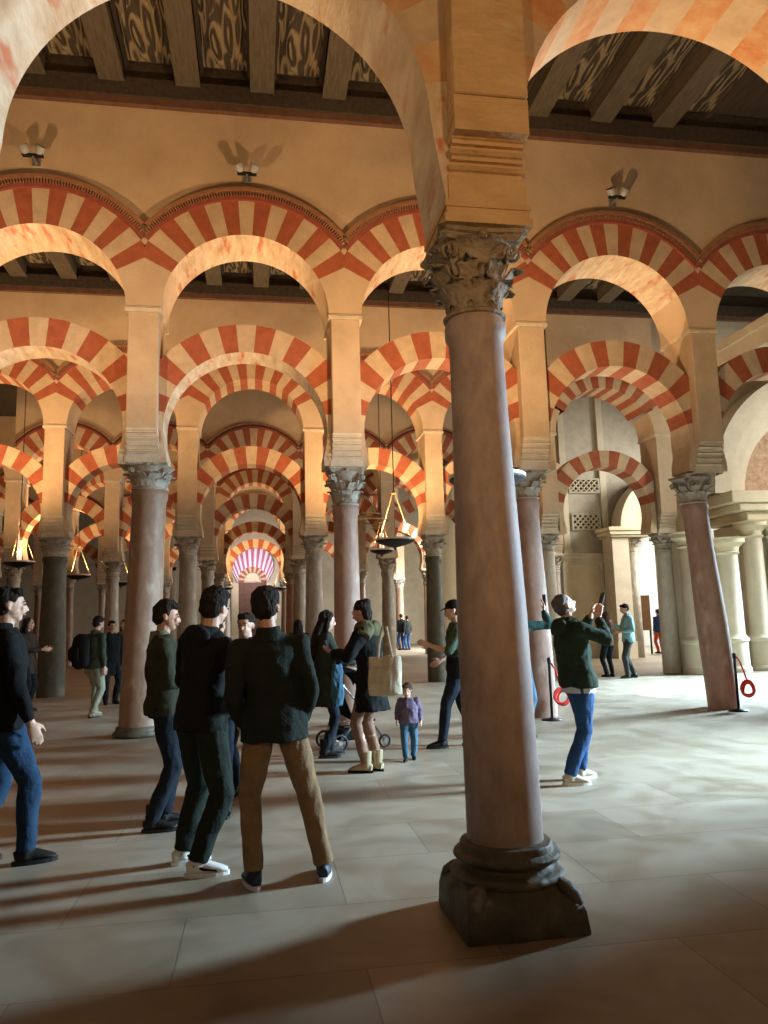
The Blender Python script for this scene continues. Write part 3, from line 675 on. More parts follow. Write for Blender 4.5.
bowl_lamp(-170, 480, 8.0, .84, 'dark bowl lamp of the near aisle beyond the left edge', 330, False)
bowl_lamp(395, 541, 16, .84, 'large dark bowl lamp on a long chain between the two middle columns', 230, False)
bowl_lamp(19, 563, 23, .84, 'bowl lamp with white glass, leftmost of the hanging lamps', 190)
bowl_lamp(78, 576, 27, .80, 'bowl lamp hanging second from the left, above the man with the backpack', 180, False)
bowl_lamp(121, 583, 31, .80, 'small far bowl lamp just left of the thick tan column', 180, False)
bowl_lamp(382, 551, 20, .62, 'small bowl lamp on thin rods just right of the pink tall-capital column', 100)
bowl_lamp(-75, 541, 15.6, .84, 'added dark bowl lamp of the next aisle, unseen beyond the left edge', 260, False)  # extra lamp out of view, put in to light the farther arcades
bowl_lamp(225, 588, 38, .8, 'far bowl lamp in the central view behind the nearest arches, left', 300, False)
bowl_lamp(280, 588, 38, .8, 'far bowl lamp in the central view, right of the pink arch', 300, False)
# warm lamps of the aisle behind the camera
for i, x in enumerate((-3.2, 2.6)):
    l = bpy.data.lights.new('aisle_lamp', 'SPOT'); l.energy = 470; l.color = WARM; l.shadow_soft_size = .3; l.spot_size = math.radians(120); l.spot_blend = .6
    o = bpy.data.objects.new('aisle_lamp', l); C.objects.link(o); o.location = (x, -2.2, 3.3); o.rotation_euler = (math.radians(117), 0, 0)
p = at(366, 521, 22)
t = thing('ring_chandelier', 'wide dark ring chandelier half hidden by the pink column with tall capital', 'lamp', (p.x, p.y, p.z))
for r, z, q in ((.62, 0, .05), (.44, .18, .035)):
    b = MB(); b.loft([(r*math.cos(2*PI*j/28), r*math.sin(2*PI*j/28), z) for j in range(28)], [(.02, q)]*28, (0, 0, 1), 6, closed=True); b.build('ring', mat('dark_bronze', (.12, .08, .04), None, 6, .5), t)
for j in range(4):
    b = MB(); a = j*PI/2+.4; b.loft([(.62*math.cos(a), .62*math.sin(a), 0), (.44*math.cos(a), .44*math.sin(a), .18), (0, 0, 1.0)], [.008]*3, n=5); b.build('rod', iron, t)
b = MB(); b.loft([(0, 0, .98), (0, 0, 10.43-p.z)], [.012]*2, n=5); b.build('chain', iron, t)
# spotlights on the wall
spotm = mat('grey_enamel', (.42, .42, .40), None, 5, .5, 0); alum = mat('aluminium', (.5, .5, .5), None, 6, .35, 0, metal=.8)
def wall_spot(px, py, label):
    p = at(px, py, 11.36); t = thing('wall_spotlight', label, 'spotlight', (p.x, 11.45, p.z))
    b = MB(); b.box((-.06, -.03, -.07), (.06, 0, .03)); b.cap((0, -.03, -.02), (0, -.2, -.02), .018); b.build('bracket', alum, t)
    for s_ in (-1, 1):
        b = MB(); b.lathe([(.03, 0), (.06, .02), (.085, .13), (.08, .135), (.05, .03)], n=14)
        o = b.build('lamp_head', spotm, t, True, (s_*.08, -.2, 0)); o.rotation_euler = (.5, s_*.5, 0)
    b = MB(); b.box((-.15, -.24, -.03), (.15, -.17, .0)); b.build('cross_bar', iron, t)
wall_spot(35, 159, 'small white wall spotlight at the upper left edge')
wall_spot(247, 177, 'small white wall spotlight above the second striped upper arch from left')
wall_spot(614, 200, 'small white wall spotlight above the right striped upper arch')
# ------------------------------------------------------------------ rope posts
rope_red = mat('red_rope', (.75, .04, .03), (.6, .03, .02), 12, .7)
def rope_post(px, py, hgt, side, label, label2):
    p = fl(px, py) if px > 600 else Vector((at(px, py, 11.42).x, 11.42, 0)); t = thing('stanchion', label, 'stanchion', p)
    b = MB(); b.lathe([(.16, 0), (.16, .012), (.05, .03), (.02, .05)], n=24); b.build('base', iron, t, True)
    b = MB(); b.lathe([(.021, .03), (.021, hgt-.08), (.03, hgt-.07), (.03, hgt), (.012, hgt+.015)], n=14); b.build('pole', iron, t, True)
    t2 = thing('coiled_rope', label2, 'rope', (p.x+side*.17, p.y-.03, 0)); 
    for q in range(4):
        b = MB(); r = .115-.008*(q % 2); z = .37-.016*q
        b.loft([(r*math.cos(2*PI*j/22)*(.8 if q == 3 else 1)+(.02*q-.03), .025*q-.04+.012*math.sin(2*PI*j/11), z+r*math.sin(2*PI*j/22)) for j in range(22)], [.017]*22, (0, 1, 0), 8, closed=True); b.build('coil', rope_red, t2, True)
    b = MB(); b.loft([(-side*.15, .02, .86), (-side*.10, 0, .78), (-side*.04, 0, .6), (0, 0, .46)], [.014]*4, n=8); b.build('loose_end', rope_red, t2, True)
rope_post(552, 716, .93, 1, 'black rope post at the foot of the column behind the man taking a photo', 'red rope coil hanging on the post behind the man taking a photo')
rope_post(739, 711, .90, 1, 'black rope post beside the leaning pink column at the right', 'red rope coil hanging on the post at the far right')
# ------------------------------------------------------------------ people
dg = None
def remesh(mb, name, mats, parent, vox, smooth=4, fold=0, ff=9, k=1.0, seed=0, stretch=.5, fac=.5):
    me = mb.mesh(name+'_src', mats); tmp = bpy.data.objects.new('tmp', me); C.objects.link(tmp)
    m = tmp.modifiers.new('r', 'REMESH'); m.mode = 'VOXEL'; m.voxel_size = vox
    if smooth: s_ = tmp.modifiers.new('s', 'SMOOTH'); s_.factor = fac; s_.iterations = smooth
    d = bpy.context.evaluated_depsgraph_get(); me2 = bpy.data.meshes.new_from_object(tmp.evaluated_get(d)); bpy.data.objects.remove(tmp); bpy.data.meshes.remove(me)
    me2.name = name; n = len(me2.vertices); co = np.empty(n*3, 'f'); me2.vertices.foreach_get('co', co); co = co.reshape(-1, 3)
    if fold:
        no = np.empty(n*3, 'f'); me2.vertices.foreach_get('normal', no); no = no.reshape(-1, 3); off = Vector((seed*3.7, seed*1.3, 0))
        d_ = np.array([noise.noise(Vector((v[0]*ff, v[1]*ff, v[2]*ff*stretch))+off)+.5*noise.noise(Vector((v[0]*ff*2.3, v[1]*ff*2.3, v[2]*ff*2.3*stretch))+off) for v in co.tolist()])
        co = co+no*(d_*fold)[:, None]
    co = co*k; me2.vertices.foreach_set('co', co.ravel().astype('f'))
    me2.polygons.foreach_set('use_smooth', [True]*len(me2.polygons)); me2.materials.clear()
    for q in (mats if isinstance(mats, (list, tuple)) else [mats]): me2.materials.append(q)
    me2.polygons.foreach_set('material_index', [0]*len(me2.polygons)); me2.update()
    return obj(name, me2, parent)
def ik(a, b, l1, l2, hint):
    a, b = Vector(a), Vector(b); d = b-a; L = d.length
    if L > (l1+l2)*.995: b = a+d.normalized()*(l1+l2)*.995; d = b-a; L = d.length
    x = (l1*l1-l2*l2+L*L)/(2*L); h = math.sqrt(max(0, l1*l1-x*x)); u = d.normalized(); hv = Vector(hint); hv = hv-u*hv.dot(u)
    hv = hv.normalized() if hv.length > 1e-4 else u.orthogonal().normalized()
    return a+u*x+hv*h, b
def hand(b, wr, dr, nm, sd, curl=.5, s=1.0, spread=.012, r=.0088):
    """palm, four unequal bent fingers and a thumb; dr = direction, nm = palm normal, sd = thumb side"""
    dr = Vector(dr).normalized(); nm = Vector(nm); nm = (nm-dr*nm.dot(dr)).normalized(); tv = dr.cross(nm)*sd
    wr = Vector(wr)
    b.loft([wr-dr*.03*s, wr+dr*.012*s, wr+dr*.05*s, wr+dr*.085*s, wr+dr*.098*s], [(.026*s, .021*s), (.030*s, .019*s), (.041*s, .017*s), (.041*s, .014*s), (.036*s, .010*s)], tv, 12)
    for q, (o, L) in enumerate(((.031, .074), (.0105, .083), (-.0105, .077), (-.031, .060))):
        p = wr+dr*(.086-.004*abs(q-1))*s+tv*o*s; d = (dr+tv*(o*spread*25)).normalized(); ang = 0
        for j, f in enumerate((.45, .31, .24)):
            ang += curl*(.5 if j == 0 else .75); dd = d*math.cos(ang)+nm*math.sin(ang); e = p+dd*L*f*s
            b.cap(p, e, r*(1.05-.08*j)*s, r*(.98-.08*j)*s, 8); p = e
    p = wr+dr*.022*s+tv*.026*s; d = (tv*.75+dr*.65+nm*.25).normalized()
    e = p+d*.038*s; b.cap(p, e, .0135*s, .0115*s, 8); d2 = (d*.45+dr*.8+nm*curl*.8).normalized(); g = e+d2*.030*s; b.cap(e, g, .011*s, .0095*s, 8); h = g+(d2+nm*curl*.5).normalized()*.022*s; b.cap(g, h, .0095*s, .008*s, 8)
skins = {'a': mat('skin', (.50, .28, .18), (.42, .22, .14), 8, .55, .05, 40, coords='obj'), 'b': mat('skin_light', (.60, .38, .27), (.52, .30, .2), 8, .55, .05, 40, coords='obj')}
hair_dark = mat('dark_hair', (.022, .016, .012), (.010, .008, .006), 30, .8, .5, 90, spec=.15, stretch=(1, 1, .3), coords='obj')
hair_brown = mat('brown_hair', (.09, .05, .028), (.05, .028, .015), 30, .8, .5, 90, spec=.15, stretch=(1, 1, .3), coords='obj')
hair_grey = mat('short_grey_hair', (.10, .09, .08), (.06, .05, .045), 40, .7, .5, 90, coords='obj')
eye_m = mat('eye', (.03, .02, .015), None, 5, .2, 0); lip_m = mat('lips', (.42, .16, .12), None, 8, .5, 0)
sole_white = mat('white_rubber', (.75, .73, .68), None, 8, .6, .05)
def person(label, pos, face, H, pose, wear, group=None, near=True, hy=0, hp=0, seed=0, skin='a'):
    """face: heading in degrees, 0 looks away from the camera (+y), 90 looks left (-x), -90 looks right"""
    hk = pose.get('headk', 1.0); k = H/(1.565+.185*hk); vox = .0075 if near else .010
    t = thing('person', label, 'person', (pos[0], pos[1], 0), math.radians(face), group)
    g = pose.get
    tilt = Vector((g('lean_x', 0), g('lean_y', 0), 1)).normalized()       # torso direction
    P = Vector((g('hip_x', 0), g('hip_y', 0), .93))
    sh = g('shoulder_turn', 0); c_, s_ = math.cos(math.radians(sh)), math.sin(math.radians(sh))
    X = Vector((c_, s_, 0)); X = (X-tilt*X.dot(tilt)).normalized(); Y = tilt.cross(X)
    def T(x, y, z): return P+X*x+Y*y+tilt*(z-.93)
    hy, hp = math.radians(hy), math.radians(hp)
    Hr = Matrix((X, Y, tilt)).transposed() @ Matrix.Rotation(hy, 3, 'Z') @ Matrix.Rotation(hp, 3, 'X')
    hc = T(0, .025, 1.56)
    def Hd(x, y, z): return hc+Hr @ Vector((x, y, z))*hk
    fem = g('fem', 0); sw = .165 if fem else .185; bw = g('bulk', 1.0)
    b = MB()
    b.loft([T(0, 0, .84), T(0, 0, .92), T(0, 0, 1.08), T(0, .005, 1.25), T(0, 0, 1.38), T(0, -.005, 1.44), T(0, 0, 1.475)], [(.11*bw, .09*bw), (.155*bw, .105*bw), (.125*bw, .09*bw), (.145*bw, .105*bw), (.16, .10), (.13, .075), (.06, .055)], X, 18)
    b.cap(T(0, -.005, 1.42), Hd(0, -.012, .03), .060, .052, 12)
    b.ell(Hd(0, -.005, .095), tuple(q*hk for q in (.076, .094, .092)), Hr, 18); b.ell(Hd(0, .022, .035), tuple(q*hk for q in (.058, .066, .066)), Hr, 16); b.ell(Hd(0, .045, -.008), tuple(q*hk for q in (.036, .038, .028)), Hr, 12)
    b.ell(Hd(0, .078, .052), tuple(q*hk for q in (.046, .022, .045)), Hr, 12)
    b.loft([Hd(0, .088, .085), Hd(0, .103, .055), Hd(0, .112, .043), Hd(0, .092, .032)], [(.008, .008), (.013, .013), (.016, .012), (.013, .008)], Hr @ Vector((1, 0, 0)), 8)
    for s in (-1, 1): b.loft([Hd(s*.074, -.008, .095), Hd(s*.082, -.014, .075), Hd(s*.076, -.006, .040)], [(.016, .007), (.018, .008), (.009, .006)], Hr @ Vector((0, 1, 0)), 8)
    b.ell(Hd(0, .088, .098), tuple(q*hk for q in (.052, .012, .010)), Hr, 10)
    clothes = MB(); arm_sleeve = wear.get('sleeve', 'long'); jr = wear.get('puff', 1.0)
    wr_pos = {}
    for s, nm in ((-1, 'L'), (1, 'R')):
        S0 = T(s*sw, -.01, 1.405)
        ha = g('hand'+nm, (s*.26, .02, .78)); el_h = g('elbow'+nm, (s*.35, -1, -.2))
        E_, W_ = ik(S0, Vector(ha), .285, .255, el_h)
        b.cap(S0, E_, .047*bw, .038, 12); b.loft([E_, E_*.7+W_*.3, W_*.85+E_*.15, W_], [.038, .040, .027, .024], n=12)
        hd = Vector(g('dir'+nm, (W_-E_))).normalized(); pn = g('palm'+nm, (-s, 0, 0))
        hide = g('pocket'+nm, False)
        if not hide: hand(b, W_, hd, pn, 1 if s*Vector(pn).dot(Vector((0, 0, 0))) == 0 and (hd.cross(Vector(pn))).dot(Vector(g('thumb'+nm, (0, 1, .2)))) > 0 else -1, g('curl'+nm, .45), 1.0, r=.0095 if near else .0108)
        else: b.ell(W_, (.03, .03, .04), None, 8)
        wr_pos[nm] = (E_, W_, hd)
        A = clothes
        A.cap(S0+tilt*.0, E_, .068*jr, .056*jr, 14)
        if arm_sleeve == 'long': A.loft([E_+(S0-E_)*.1, E_, E_*.6+W_*.4, W_-hd*.01], [.056*jr, .057*jr, .052*jr, .040], n=14)
    legs = MB()
    fp = {}
    for s, nm in ((-1, 'L'), (1, 'R')):
        f = g('foot'+nm, (s*.10, 0)); toe = math.radians(g('toe'+nm, -s*10)); lift = g('lift'+nm, 0)
        Hp = P+Vector((s*.088, 0, -.03)); An = Vector((f[0], f[1], .085+lift)); td = Vector((math.sin(-toe), math.cos(-toe), 0))
        Kn, An2 = ik(Hp, An, .43, .42, g('knee'+nm, tuple(td+Vector((s*.15, 0, 0)))))
        if g('straight', True): An2 = An
        b.loft([Hp, Hp*.5+Kn*.5, Kn, Kn*.65+An*.35-td*.012, An], [.082*bw, .068*bw, .050, .052, .034], n=12)
        b.cap(An+Vector((0, 0, -.02)), An+td*.12-Vector((0, 0, .05)), .034, .026, 10)
        fp[s] = (Hp, Kn, An, td)
        lr = wear.get('leg', 1.0)
        legs.loft([Hp+Vector((0, 0, .04)), Hp*.5+Kn*.5, Kn, Kn*.5+An*.5-td*.006, An+Vector((0, 0, .005))], [(.100*bw*lr, .105*bw*lr), (.086*lr, .09*lr), (.070*lr, .072*lr), (.064*lr, .066*lr), (.056*lr, .058*lr)], X, 16)
    body = remesh(b, 'body', skins[skin], t, vox, 2, k=k)
    # face details
    fm = MB()
    for s in (-1, 1):
        e = MB(); e.ell(Hd(s*.030, .0935, .078), (.0125, .006, .006), Hr, 8); o = e.build('eye', eye_m, t); o.data.transform(Matrix.Scale(k, 4))
        e = MB(); e.loft([Hd(s*.014, .098, .096), Hd(s*.032, .097, .102), Hd(s*.048, .085, .094)], [.004, .005, .003], n=6); o = e.build('eyebrow', wear.get('hairm', hair_dark), t); o.data.transform(Matrix.Scale(k, 4))
    e = MB(); e.loft([Hd(-.022, .088, .012), Hd(-.008, .097, .015), Hd(.008, .097, .015), Hd(.022, .088, .012)], [.003, .0065, .0065, .003], n=6); o = e.build('mouth', lip_m, t); o.data.transform(Matrix.Scale(k, 4))
    # trousers or bare legs
    if wear.get('trousers'):
        legs.loft([T(0, 0, .84), T(0, 0, .92), T(0, 0, 1.04)], [(.14*bw, .115*bw), (.17*bw, .125*bw), (.15*bw, .11*bw)], X, 18)
        remesh(legs, 'trousers', wear['trousers'], t, vox*1.15, 3, .010, 11, k, seed, .55)
    # jacket / top
    hem = wear.get('hem', .84); hw_ = wear.get('hemw', 1.0); top = clothes
    top.cap(T(-sw, -.01, 1.395), T(sw, -.01, 1.395), .072, .072, 14)
    secs = [(hem, .205*hw_*bw, .15*hw_*bw), (max(hem+.05, .93), .20*bw*hw_, .148*bw), (1.08, .175*bw, .13*bw), (1.25, .185*bw, .14*bw), (1.38, .185, .13), (1.44, .15, .10), (1.49, .075, .078)]
    if hem < .8: secs.insert(1, (.88, .19*bw*(1+hw_)/2, .14*bw))
    top.loft([T(0, 0, z) if z > .9 else P+Vector((0, 0, z-.93)) for z, _, _ in secs], [(a*(.9 if fem else 1)*(.93+.07*jr), c*(.93+.07*jr)) for _, a, c in secs], X, 22)
    remesh(top, wear.get('topname', 'jacket'), wear['top'], t, vox*1.15, 9, .014*jr, 9, k, seed+5, .8)
    if wear.get('collar', True):
        cb_ = MB(); cb_.loft([T(0, -.015, 1.44), T(0, -.02, 1.48), T(0, -.02, 1.52)], [(.098, .092), (.080, .078), (.074, .072)], X, 18)
        if wear.get('hood'): cb_.ell(T(0, -.10, 1.44), (.125, .06, .085), None, 14)
        remesh(cb_, 'hood' if wear.get('hood') else 'collar', wear.get('collarm', wear['top']), t, vox*1.2, 3, .006, 14, k, seed+2)
    if wear.get('hemband'):
        cb_ = MB(); cb_.loft([P+Vector((0, 0, hem-.93-.05)), P+Vector((0, 0, hem-.93+.03))], [(.182*bw, .133*bw)]*2, X, 20); remesh(cb_, 'shirt_hem', wear['hemband'], t, vox*1.2, 2, .006, 12, k, seed)
    # hair
    hm = wear.get('hairm', hair_dark); hs = wear.get('hair', 'short'); hb = MB()
    if hs != 'none':
        v = 1.0 if hs != 'cropped' else .955
        v *= hk; hb.ell(Hd(0, -.022, .118), (.087*v, .094*v, .085*v), Hr, 18); hb.ell(Hd(0, -.045, .07), (.079*v, .068*v, .075*v), Hr, 16)
        if hs in ('short', 'full'): hb.ell(Hd(.01, .045, .160), (.062*hk, .05*hk, .035*hk), Hr, 12)
        if hs == 'full': hb.ell(Hd(0, -.01, .155), (.088, .088, .062), Hr, 14)
        if hs == 'long':
            hb.loft([Hd(0, -.03, .13), Hd(0, -.065, .02), T(0, -.11, 1.42), T(.01, -.145, 1.27), T(.01, -.15, 1.14)], [(.08, .07), (.092, .06), (.105, .05), (.09, .04), (.045, .02)], X, 16)
            for s in (-1, 1): hb.loft([Hd(s*.04, .02, .15), Hd(s*.082, .0, .07), Hd(s*.085, -.005, -.03), T(s*.10, .0, 1.38)], [.035, .026, .03, .022], n=10)
        if hs == 'bun': hb.ell(Hd(0, -.09, .15), (.045, .045, .045), Hr, 12); hb.ell(Hd(0, -.05, .03), (.07, .055, .08), Hr, 12)
        remesh(hb, 'hair', hm, t, vox, 2, .010, 30, k, seed, .6)
    if wear.get('cap'):
        cp = MB(); cp.ell(Hd(0, -.012, .135), (.09, .102, .078), Hr, 16); cp.loft([Hd(0, .06, .118), Hd(0, .11, .112), Hd(0, .155, .10)], [(.075, .012), (.07, .008), (.045, .006)], Hr @ Vector((1, 0, 0)), 12); remesh(cp, 'cap', wear['cap'], t, vox, 2, k=k)
    # shoes
    for s in (-1, 1):
        Hp, Kn, An, td = fp[s]; z0 = An.z-.085; sd = Vector((td.y, -td.x, 0)); bk = An-td*.055; bk.z = z0
        sb = MB(); high = wear.get('boot', 0)
        pts = [(-.01, .045, .030, .040), (.03, .055, .038, .048), (.09, .055, .041, .045), (.15, .045, .044, .032), (.20, .036, .043, .022), (.235, .028, .030, .014)]
        sb.loft([bk+td*a+Vector((0, 0, z)) for a, z, _, _ in pts], [(w_, h_) for _, _, w_, h_ in pts], sd, 14)
        sb.loft([An+Vector((0, 0, -.05)), An+Vector((0, 0, .02+high))], [(.048, .052), (.046+.012*(high > .1), .05+.014*(high > .1))], sd, 12)
        o = remesh(sb, 'shoe' if not high else 'boot', wear.get('shoe', iron), t, vox*.9, 2, k=k)
        so = MB(); ot = []
        for q in range(16):
            th = 2*PI*q/16; ot.append(bk+td*(.112+.137*math.cos(th))+sd*(.045*math.sin(th)*(1+.08*math.cos(th))))
        K = 16; so.add([p_+Vector((0, 0, .0)) for p_ in ot]+[p_+Vector((0, 0, .026)) for p_ in ot], [tuple(range(K))[::-1], tuple(range(K, 2*K))]+[(j, (j+1) % K, (j+1) % K+K, j+K) for j in range(K)])
        q = so.build('sole', wear.get('sole', iron), o); q.data.transform(Matrix.Scale(k, 4))
        if wear.get('stripe'):
            for sg in (-1, 1):
                st = MB(); st.loft([bk+td*.03+sd*sg*.040+Vector((0, 0, .075)), bk+td*.09+sd*sg*.0445+Vector((0, 0, .05)), bk+td*.17+sd*sg*.0455+Vector((0, 0, .035))], [(.002, .008), (.003, .009), (.002, .005)], sd, 6); q = st.build('side_stripe', wear['stripe'], o); q.data.transform(Matrix.Scale(k, 4))
    t['_k'] = k
    Mw = Matrix.Translation((pos[0], pos[1], 0)) @ Matrix.Rotation(math.radians(face), 4, 'Z') @ Matrix.Scale(k, 4)
    del t['_k']
    return t, Mw, wr_pos, T
def phone(Mw, c, normal, up, label, m=None):
    """a smartphone held in a hand; c, normal, up in the person's frame"""
    c, nn, up = Vector(c), Vector(normal).normalized(), Vector(up).normalized(); up = (up-nn*up.dot(nn)).normalized(); sx = up.cross(nn)
    R = Mw.to_3x3().normalized(); t = thing('smartphone', label, 'phone', Mw @ c)
    t.rotation_euler = (R @ Matrix((sx, nn, up)).transposed()).to_euler()
    b = MB(); b.box((-.037, -.005, -.076), (.037, .005, .076)); bevel(b.build('case', iron, t), .004); b = MB(); b.box((-.033, -.0068, -.071), (.033, -.005, .071)); b.build('screen', emit('phone_screen', (.35, .4, .45), .3), t)
    b = MB(); b.box((.006, .005, .035), (.031, .0075, .066)); b.build('camera_bump', mat('camera_bump', (.05, .05, .05), None, 3, .3), t)
def height_for(pos, head_py):
    lo, hi = .3, 2.4
    for _ in range(30):
        m = (lo+hi)/2
        if px_of((pos[0], pos[1], m))[1] > head_py: lo = m
        else: hi = m
    return lo
black_c = cloth('black_cloth', (.007, .008, .008)); blackj = cloth('black_jacket', (.016, .022, .020)); navy = cloth('dark_jeans', (.012, .018, .028)); blue = cloth('blue_jeans', (.025, .075, .19)); jean = cloth('faded_blue_jeans', (.06, .14, .21))
olive = cloth('olive_jacket', (.034, .035, .018)); olivel = cloth('olive_collar', (.16, .16, .08)); tan = cloth('tan_trousers', (.24, .15, .075)); dgreen = cloth('dark_green_jacket', (.013, .020, .014)); greenj = cloth('green_jacket', (.02, .036, .02))
dkgreen_tr = cloth('dark_green_trousers', (.013, .019, .013)); bluej = cloth('blue_jacket', (.02, .045, .13)); bootm = cloth('dark_boots', (.015, .015, .013), .5); beige_boot = cloth('beige_suede', (.42, .33, .2)); white_sh = mat('white_leather', (.72, .71, .66), None, 8, .5, .05)
khaki = cloth('khaki_cloth', (.10, .095, .045)); purple = cloth('purple_jumper', (.17, .13, .20)); teal = cloth('teal_sleeve', (.03, .10, .12)); lblue = cloth('light_blue_shirt', (.22, .42, .45)); brownj = cloth('brown_jacket', (.22, .10, .045)); skin_leg = skins['a']; whitec = cloth('white_cotton', (.6, .6, .6)); creamc = cloth('cream_canvas', (.52, .46, .34)); pale_tr = cloth('pale_trousers', (.30, .31, .22)); tanj = cloth('tan_jacket', (.30, .17, .09)); grey_tr = cloth('grey_trousers', (.05, .055, .05))
def place(px, py, headpy): p = fl(px, py); return p, height_for(p, headpy)
def scaleH(h): return h*1.75/1.748
# 1 man at the left edge
p, h = place(-6, 866, 588)
person('person at the left edge in dark jacket and blue jeans, one hand hanging', p, -62, h, dict(footL=(-.10, -.12), footR=(.10, .16), handR=(.27, .15, .80), handL=(-.24, .05, .8), bulk=1.05, curlR=.5), dict(top=black_c, trousers=cloth('mid_blue_jeans', (.02, .05, .10)), shoe=bootm, hair='short'), hy=-8, seed=1, skin='b')
# 2 man in olive jacket
p, h = place(159, 828, 602)
person('person in olive jacket and dark jeans standing in profile, left of the group', p, -78, h, dict(footL=(-.09, .04), footR=(.10, -.06), handL=(-.06, .26, 1.08), handR=(.10, .25, 1.12), dirL=(.8, .3, 0), dirR=(-.8, .3, 0), elbowL=(-.6, -.6, -.6), elbowR=(.6, -.6, -.6), lean_y=-.03, hip_y=.02, palmL=(0, -1, 0), palmR=(0, -1, 0)), dict(top=olive, collarm=olivel, trousers=navy, shoe=bootm, boot=.1, hair='full', hem=.86), hy=-6, hp=-8, seed=2)
# 3 man in black jacket, white sneakers
p, h = place(203, 874, 589)
person('person in black jacket, dark trousers and white sneakers, seen from behind', p, -48, h, dict(footL=(-.27, .05), footR=(.01, -.05), toeR=-38, toeL=-15, lean_x=.10, lean_y=.04, hip_x=-.04, handL=(-.17, .22, 1.02), handR=(.22, .25, 1.02), elbowL=(-.8, -.6, -.3), elbowR=(.8, -.6, -.3), pocketL=True, pocketR=True, bulk=.98), dict(top=black_c, puff=1.0, trousers=dkgreen_tr, shoe=white_sh, sole=sole_white, stripe=black_c, hair='full', hood=True, hem=.86, leg=1.08), hy=12, hp=-4, seed=3, skin='b')
# 4 hidden man behind
p, h = place(214, 818, 606)
person('person in dark clothes mostly hidden behind the one in white sneakers', p, -20, h*.975, dict(footL=(-.12, .0), footR=(.10, .02), toeR=30, pocketL=True, pocketR=True), dict(top=blackj, trousers=navy, shoe=bootm, hair='short'), hy=-10, seed=4)
# 5 man in tan trousers
p, h = place(291, 885, 589)
person('person in tan trousers and dark green jacket seen from behind, legs apart', p, 4, h, dict(footL=(-.215, .02), footR=(.205, .05), toeL=12, toeR=-12, hip_x=-.09, lean_x=-.07, handL=(-.29, .06, .93), handR=(.09, .06, .93), elbowL=(-.35, -1, 0), elbowR=(.35, -1, 0), pocketL=True, pocketR=True, bulk=.97), dict(top=dgreen, puff=.98, trousers=tan, shoe=mat('navy_sneaker', (.01, .02, .04), None, 8, .6), sole=sole_white, hair='full', hem=.84, hemw=1.07, hood=False, leg=1.02), hy=-22, hp=-5, seed=5)
# 6 in blue
p = fl(247, 795); 
person('person in blue jacket half hidden between two standing men', p, 150, 1.68, dict(pocketL=True, pocketR=True), dict(top=bluej, trousers=navy, shoe=bootm, hair='short'), hy=10, seed=6, skin='b')
p = fl(299, 700)
person('dark-haired distant person behind the one in tan trousers', p, 10, 1.62, dict(pocketL=True, pocketR=True), dict(top=black_c, trousers=navy, hair='long'), near=False, seed=7)
# 7 woman with long hair
p, h = place(326, 757, 611)
_, Mw, wp, _T = person('person with long dark hair in a black coat, holding out a paper', p, -82, h, dict(fem=1, footL=(-.07, .08), footR=(.08, -.03), handL=(-.12, .34, 1.08), handR=(.10, .38, 1.10), elbowL=(-.5, -.5, -1), elbowR=(.5, -.5, -1), palmL=(.3, 0, 1), palmR=(-.3, 0, 1), thumbR=(1, 0, 0), thumbL=(-1, 0, 0)), dict(top=cloth('dark_olive_coat', (.03, .036, .026)), hem=.60, hemw=1.1, trousers=navy, shoe=bootm, boot=.12, hair='long', leg=.85), hp=-10, seed=8, skin='b')
c = Mw @ Vector((.0, .50, 1.14)); t = thing('leaflet', 'pale paper leaflet held by the long-haired person in the black coat', 'leaflet', c, .2)
b = MB(); n = 6; b.add([(-.10+.2*i/n, -.07+y*.14, .012*math.sin(i*1.1)+z) for z in (0, .003) for y in (0, 1) for i in range(n+1)], [(i, i+1, n+2+i, n+1+i) for i in range(n)]+[(2*n+2+i, 3*n+3+i, 3*n+4+i, 2*n+3+i) for i in range(n)]); b.build('sheet', whitec, t)
c = Mw @ Vector((.20, .10, .84)); t = thing('denim_jacket', 'blue denim garment draped on the arm of the long-haired person', 'jacket', c)
b = MB(); b.loft([(0, 0, .26), (.01, 0, .1), (0, 0, -.1), (.01, 0, -.22)], [(.055, .03), (.075, .04), (.08, .045), (.06, .035)], n=16); remesh(b, 'cloth', jean, t, .01, 3, .02, 14)
# 8 woman with tote
p, h = place(373, 772, 600)
_, Mw, wp, _T = person('person in black coat with khaki shoulders, brown tights and beige boots', p, 58, h, dict(fem=1, footL=(-.06, .05), footR=(.07, -.02), lean_y=.07, handL=(-.18, .36, 1.22), handR=(.06, .38, 1.20), elbowL=(-.7, -.2, -1), elbowR=(.7, -.2, -1), palmL=(0, -.6, .5), palmR=(0, -.6, .5), thumbL=(1, 0, 0), thumbR=(-1, 0, 0)), dict(top=black_c, puff=1.2, hem=.62, hemw=1.22, collarm=khaki, hood=True, trousers=cloth('brown_tights', (.26, .15, .10)), leg=.86, shoe=beige_boot, sole=black_c, boot=.11, hair='bun'), hp=-14, seed=9)
phone(Mw, (-.04, .48, 1.27), (0, 1, .2), (0, -.3, 1), 'phone held up by the person carrying the cream tote bag')
b = MB(); b.loft([_T(-.20, -.03, 1.36), _T(-.12, -.02, 1.44), _T(.12, -.02, 1.44), _T(.20, -.03, 1.36)], [(.085, .08), (.115, .10), (.115, .10), (.085, .08)], (0, 1, 0), 16)
tw = bpy.data.objects['person.007'] if False else None
o = remesh(b, 'shoulder_yoke', khaki, _, .01, 3, .008, 12, h/1.75)
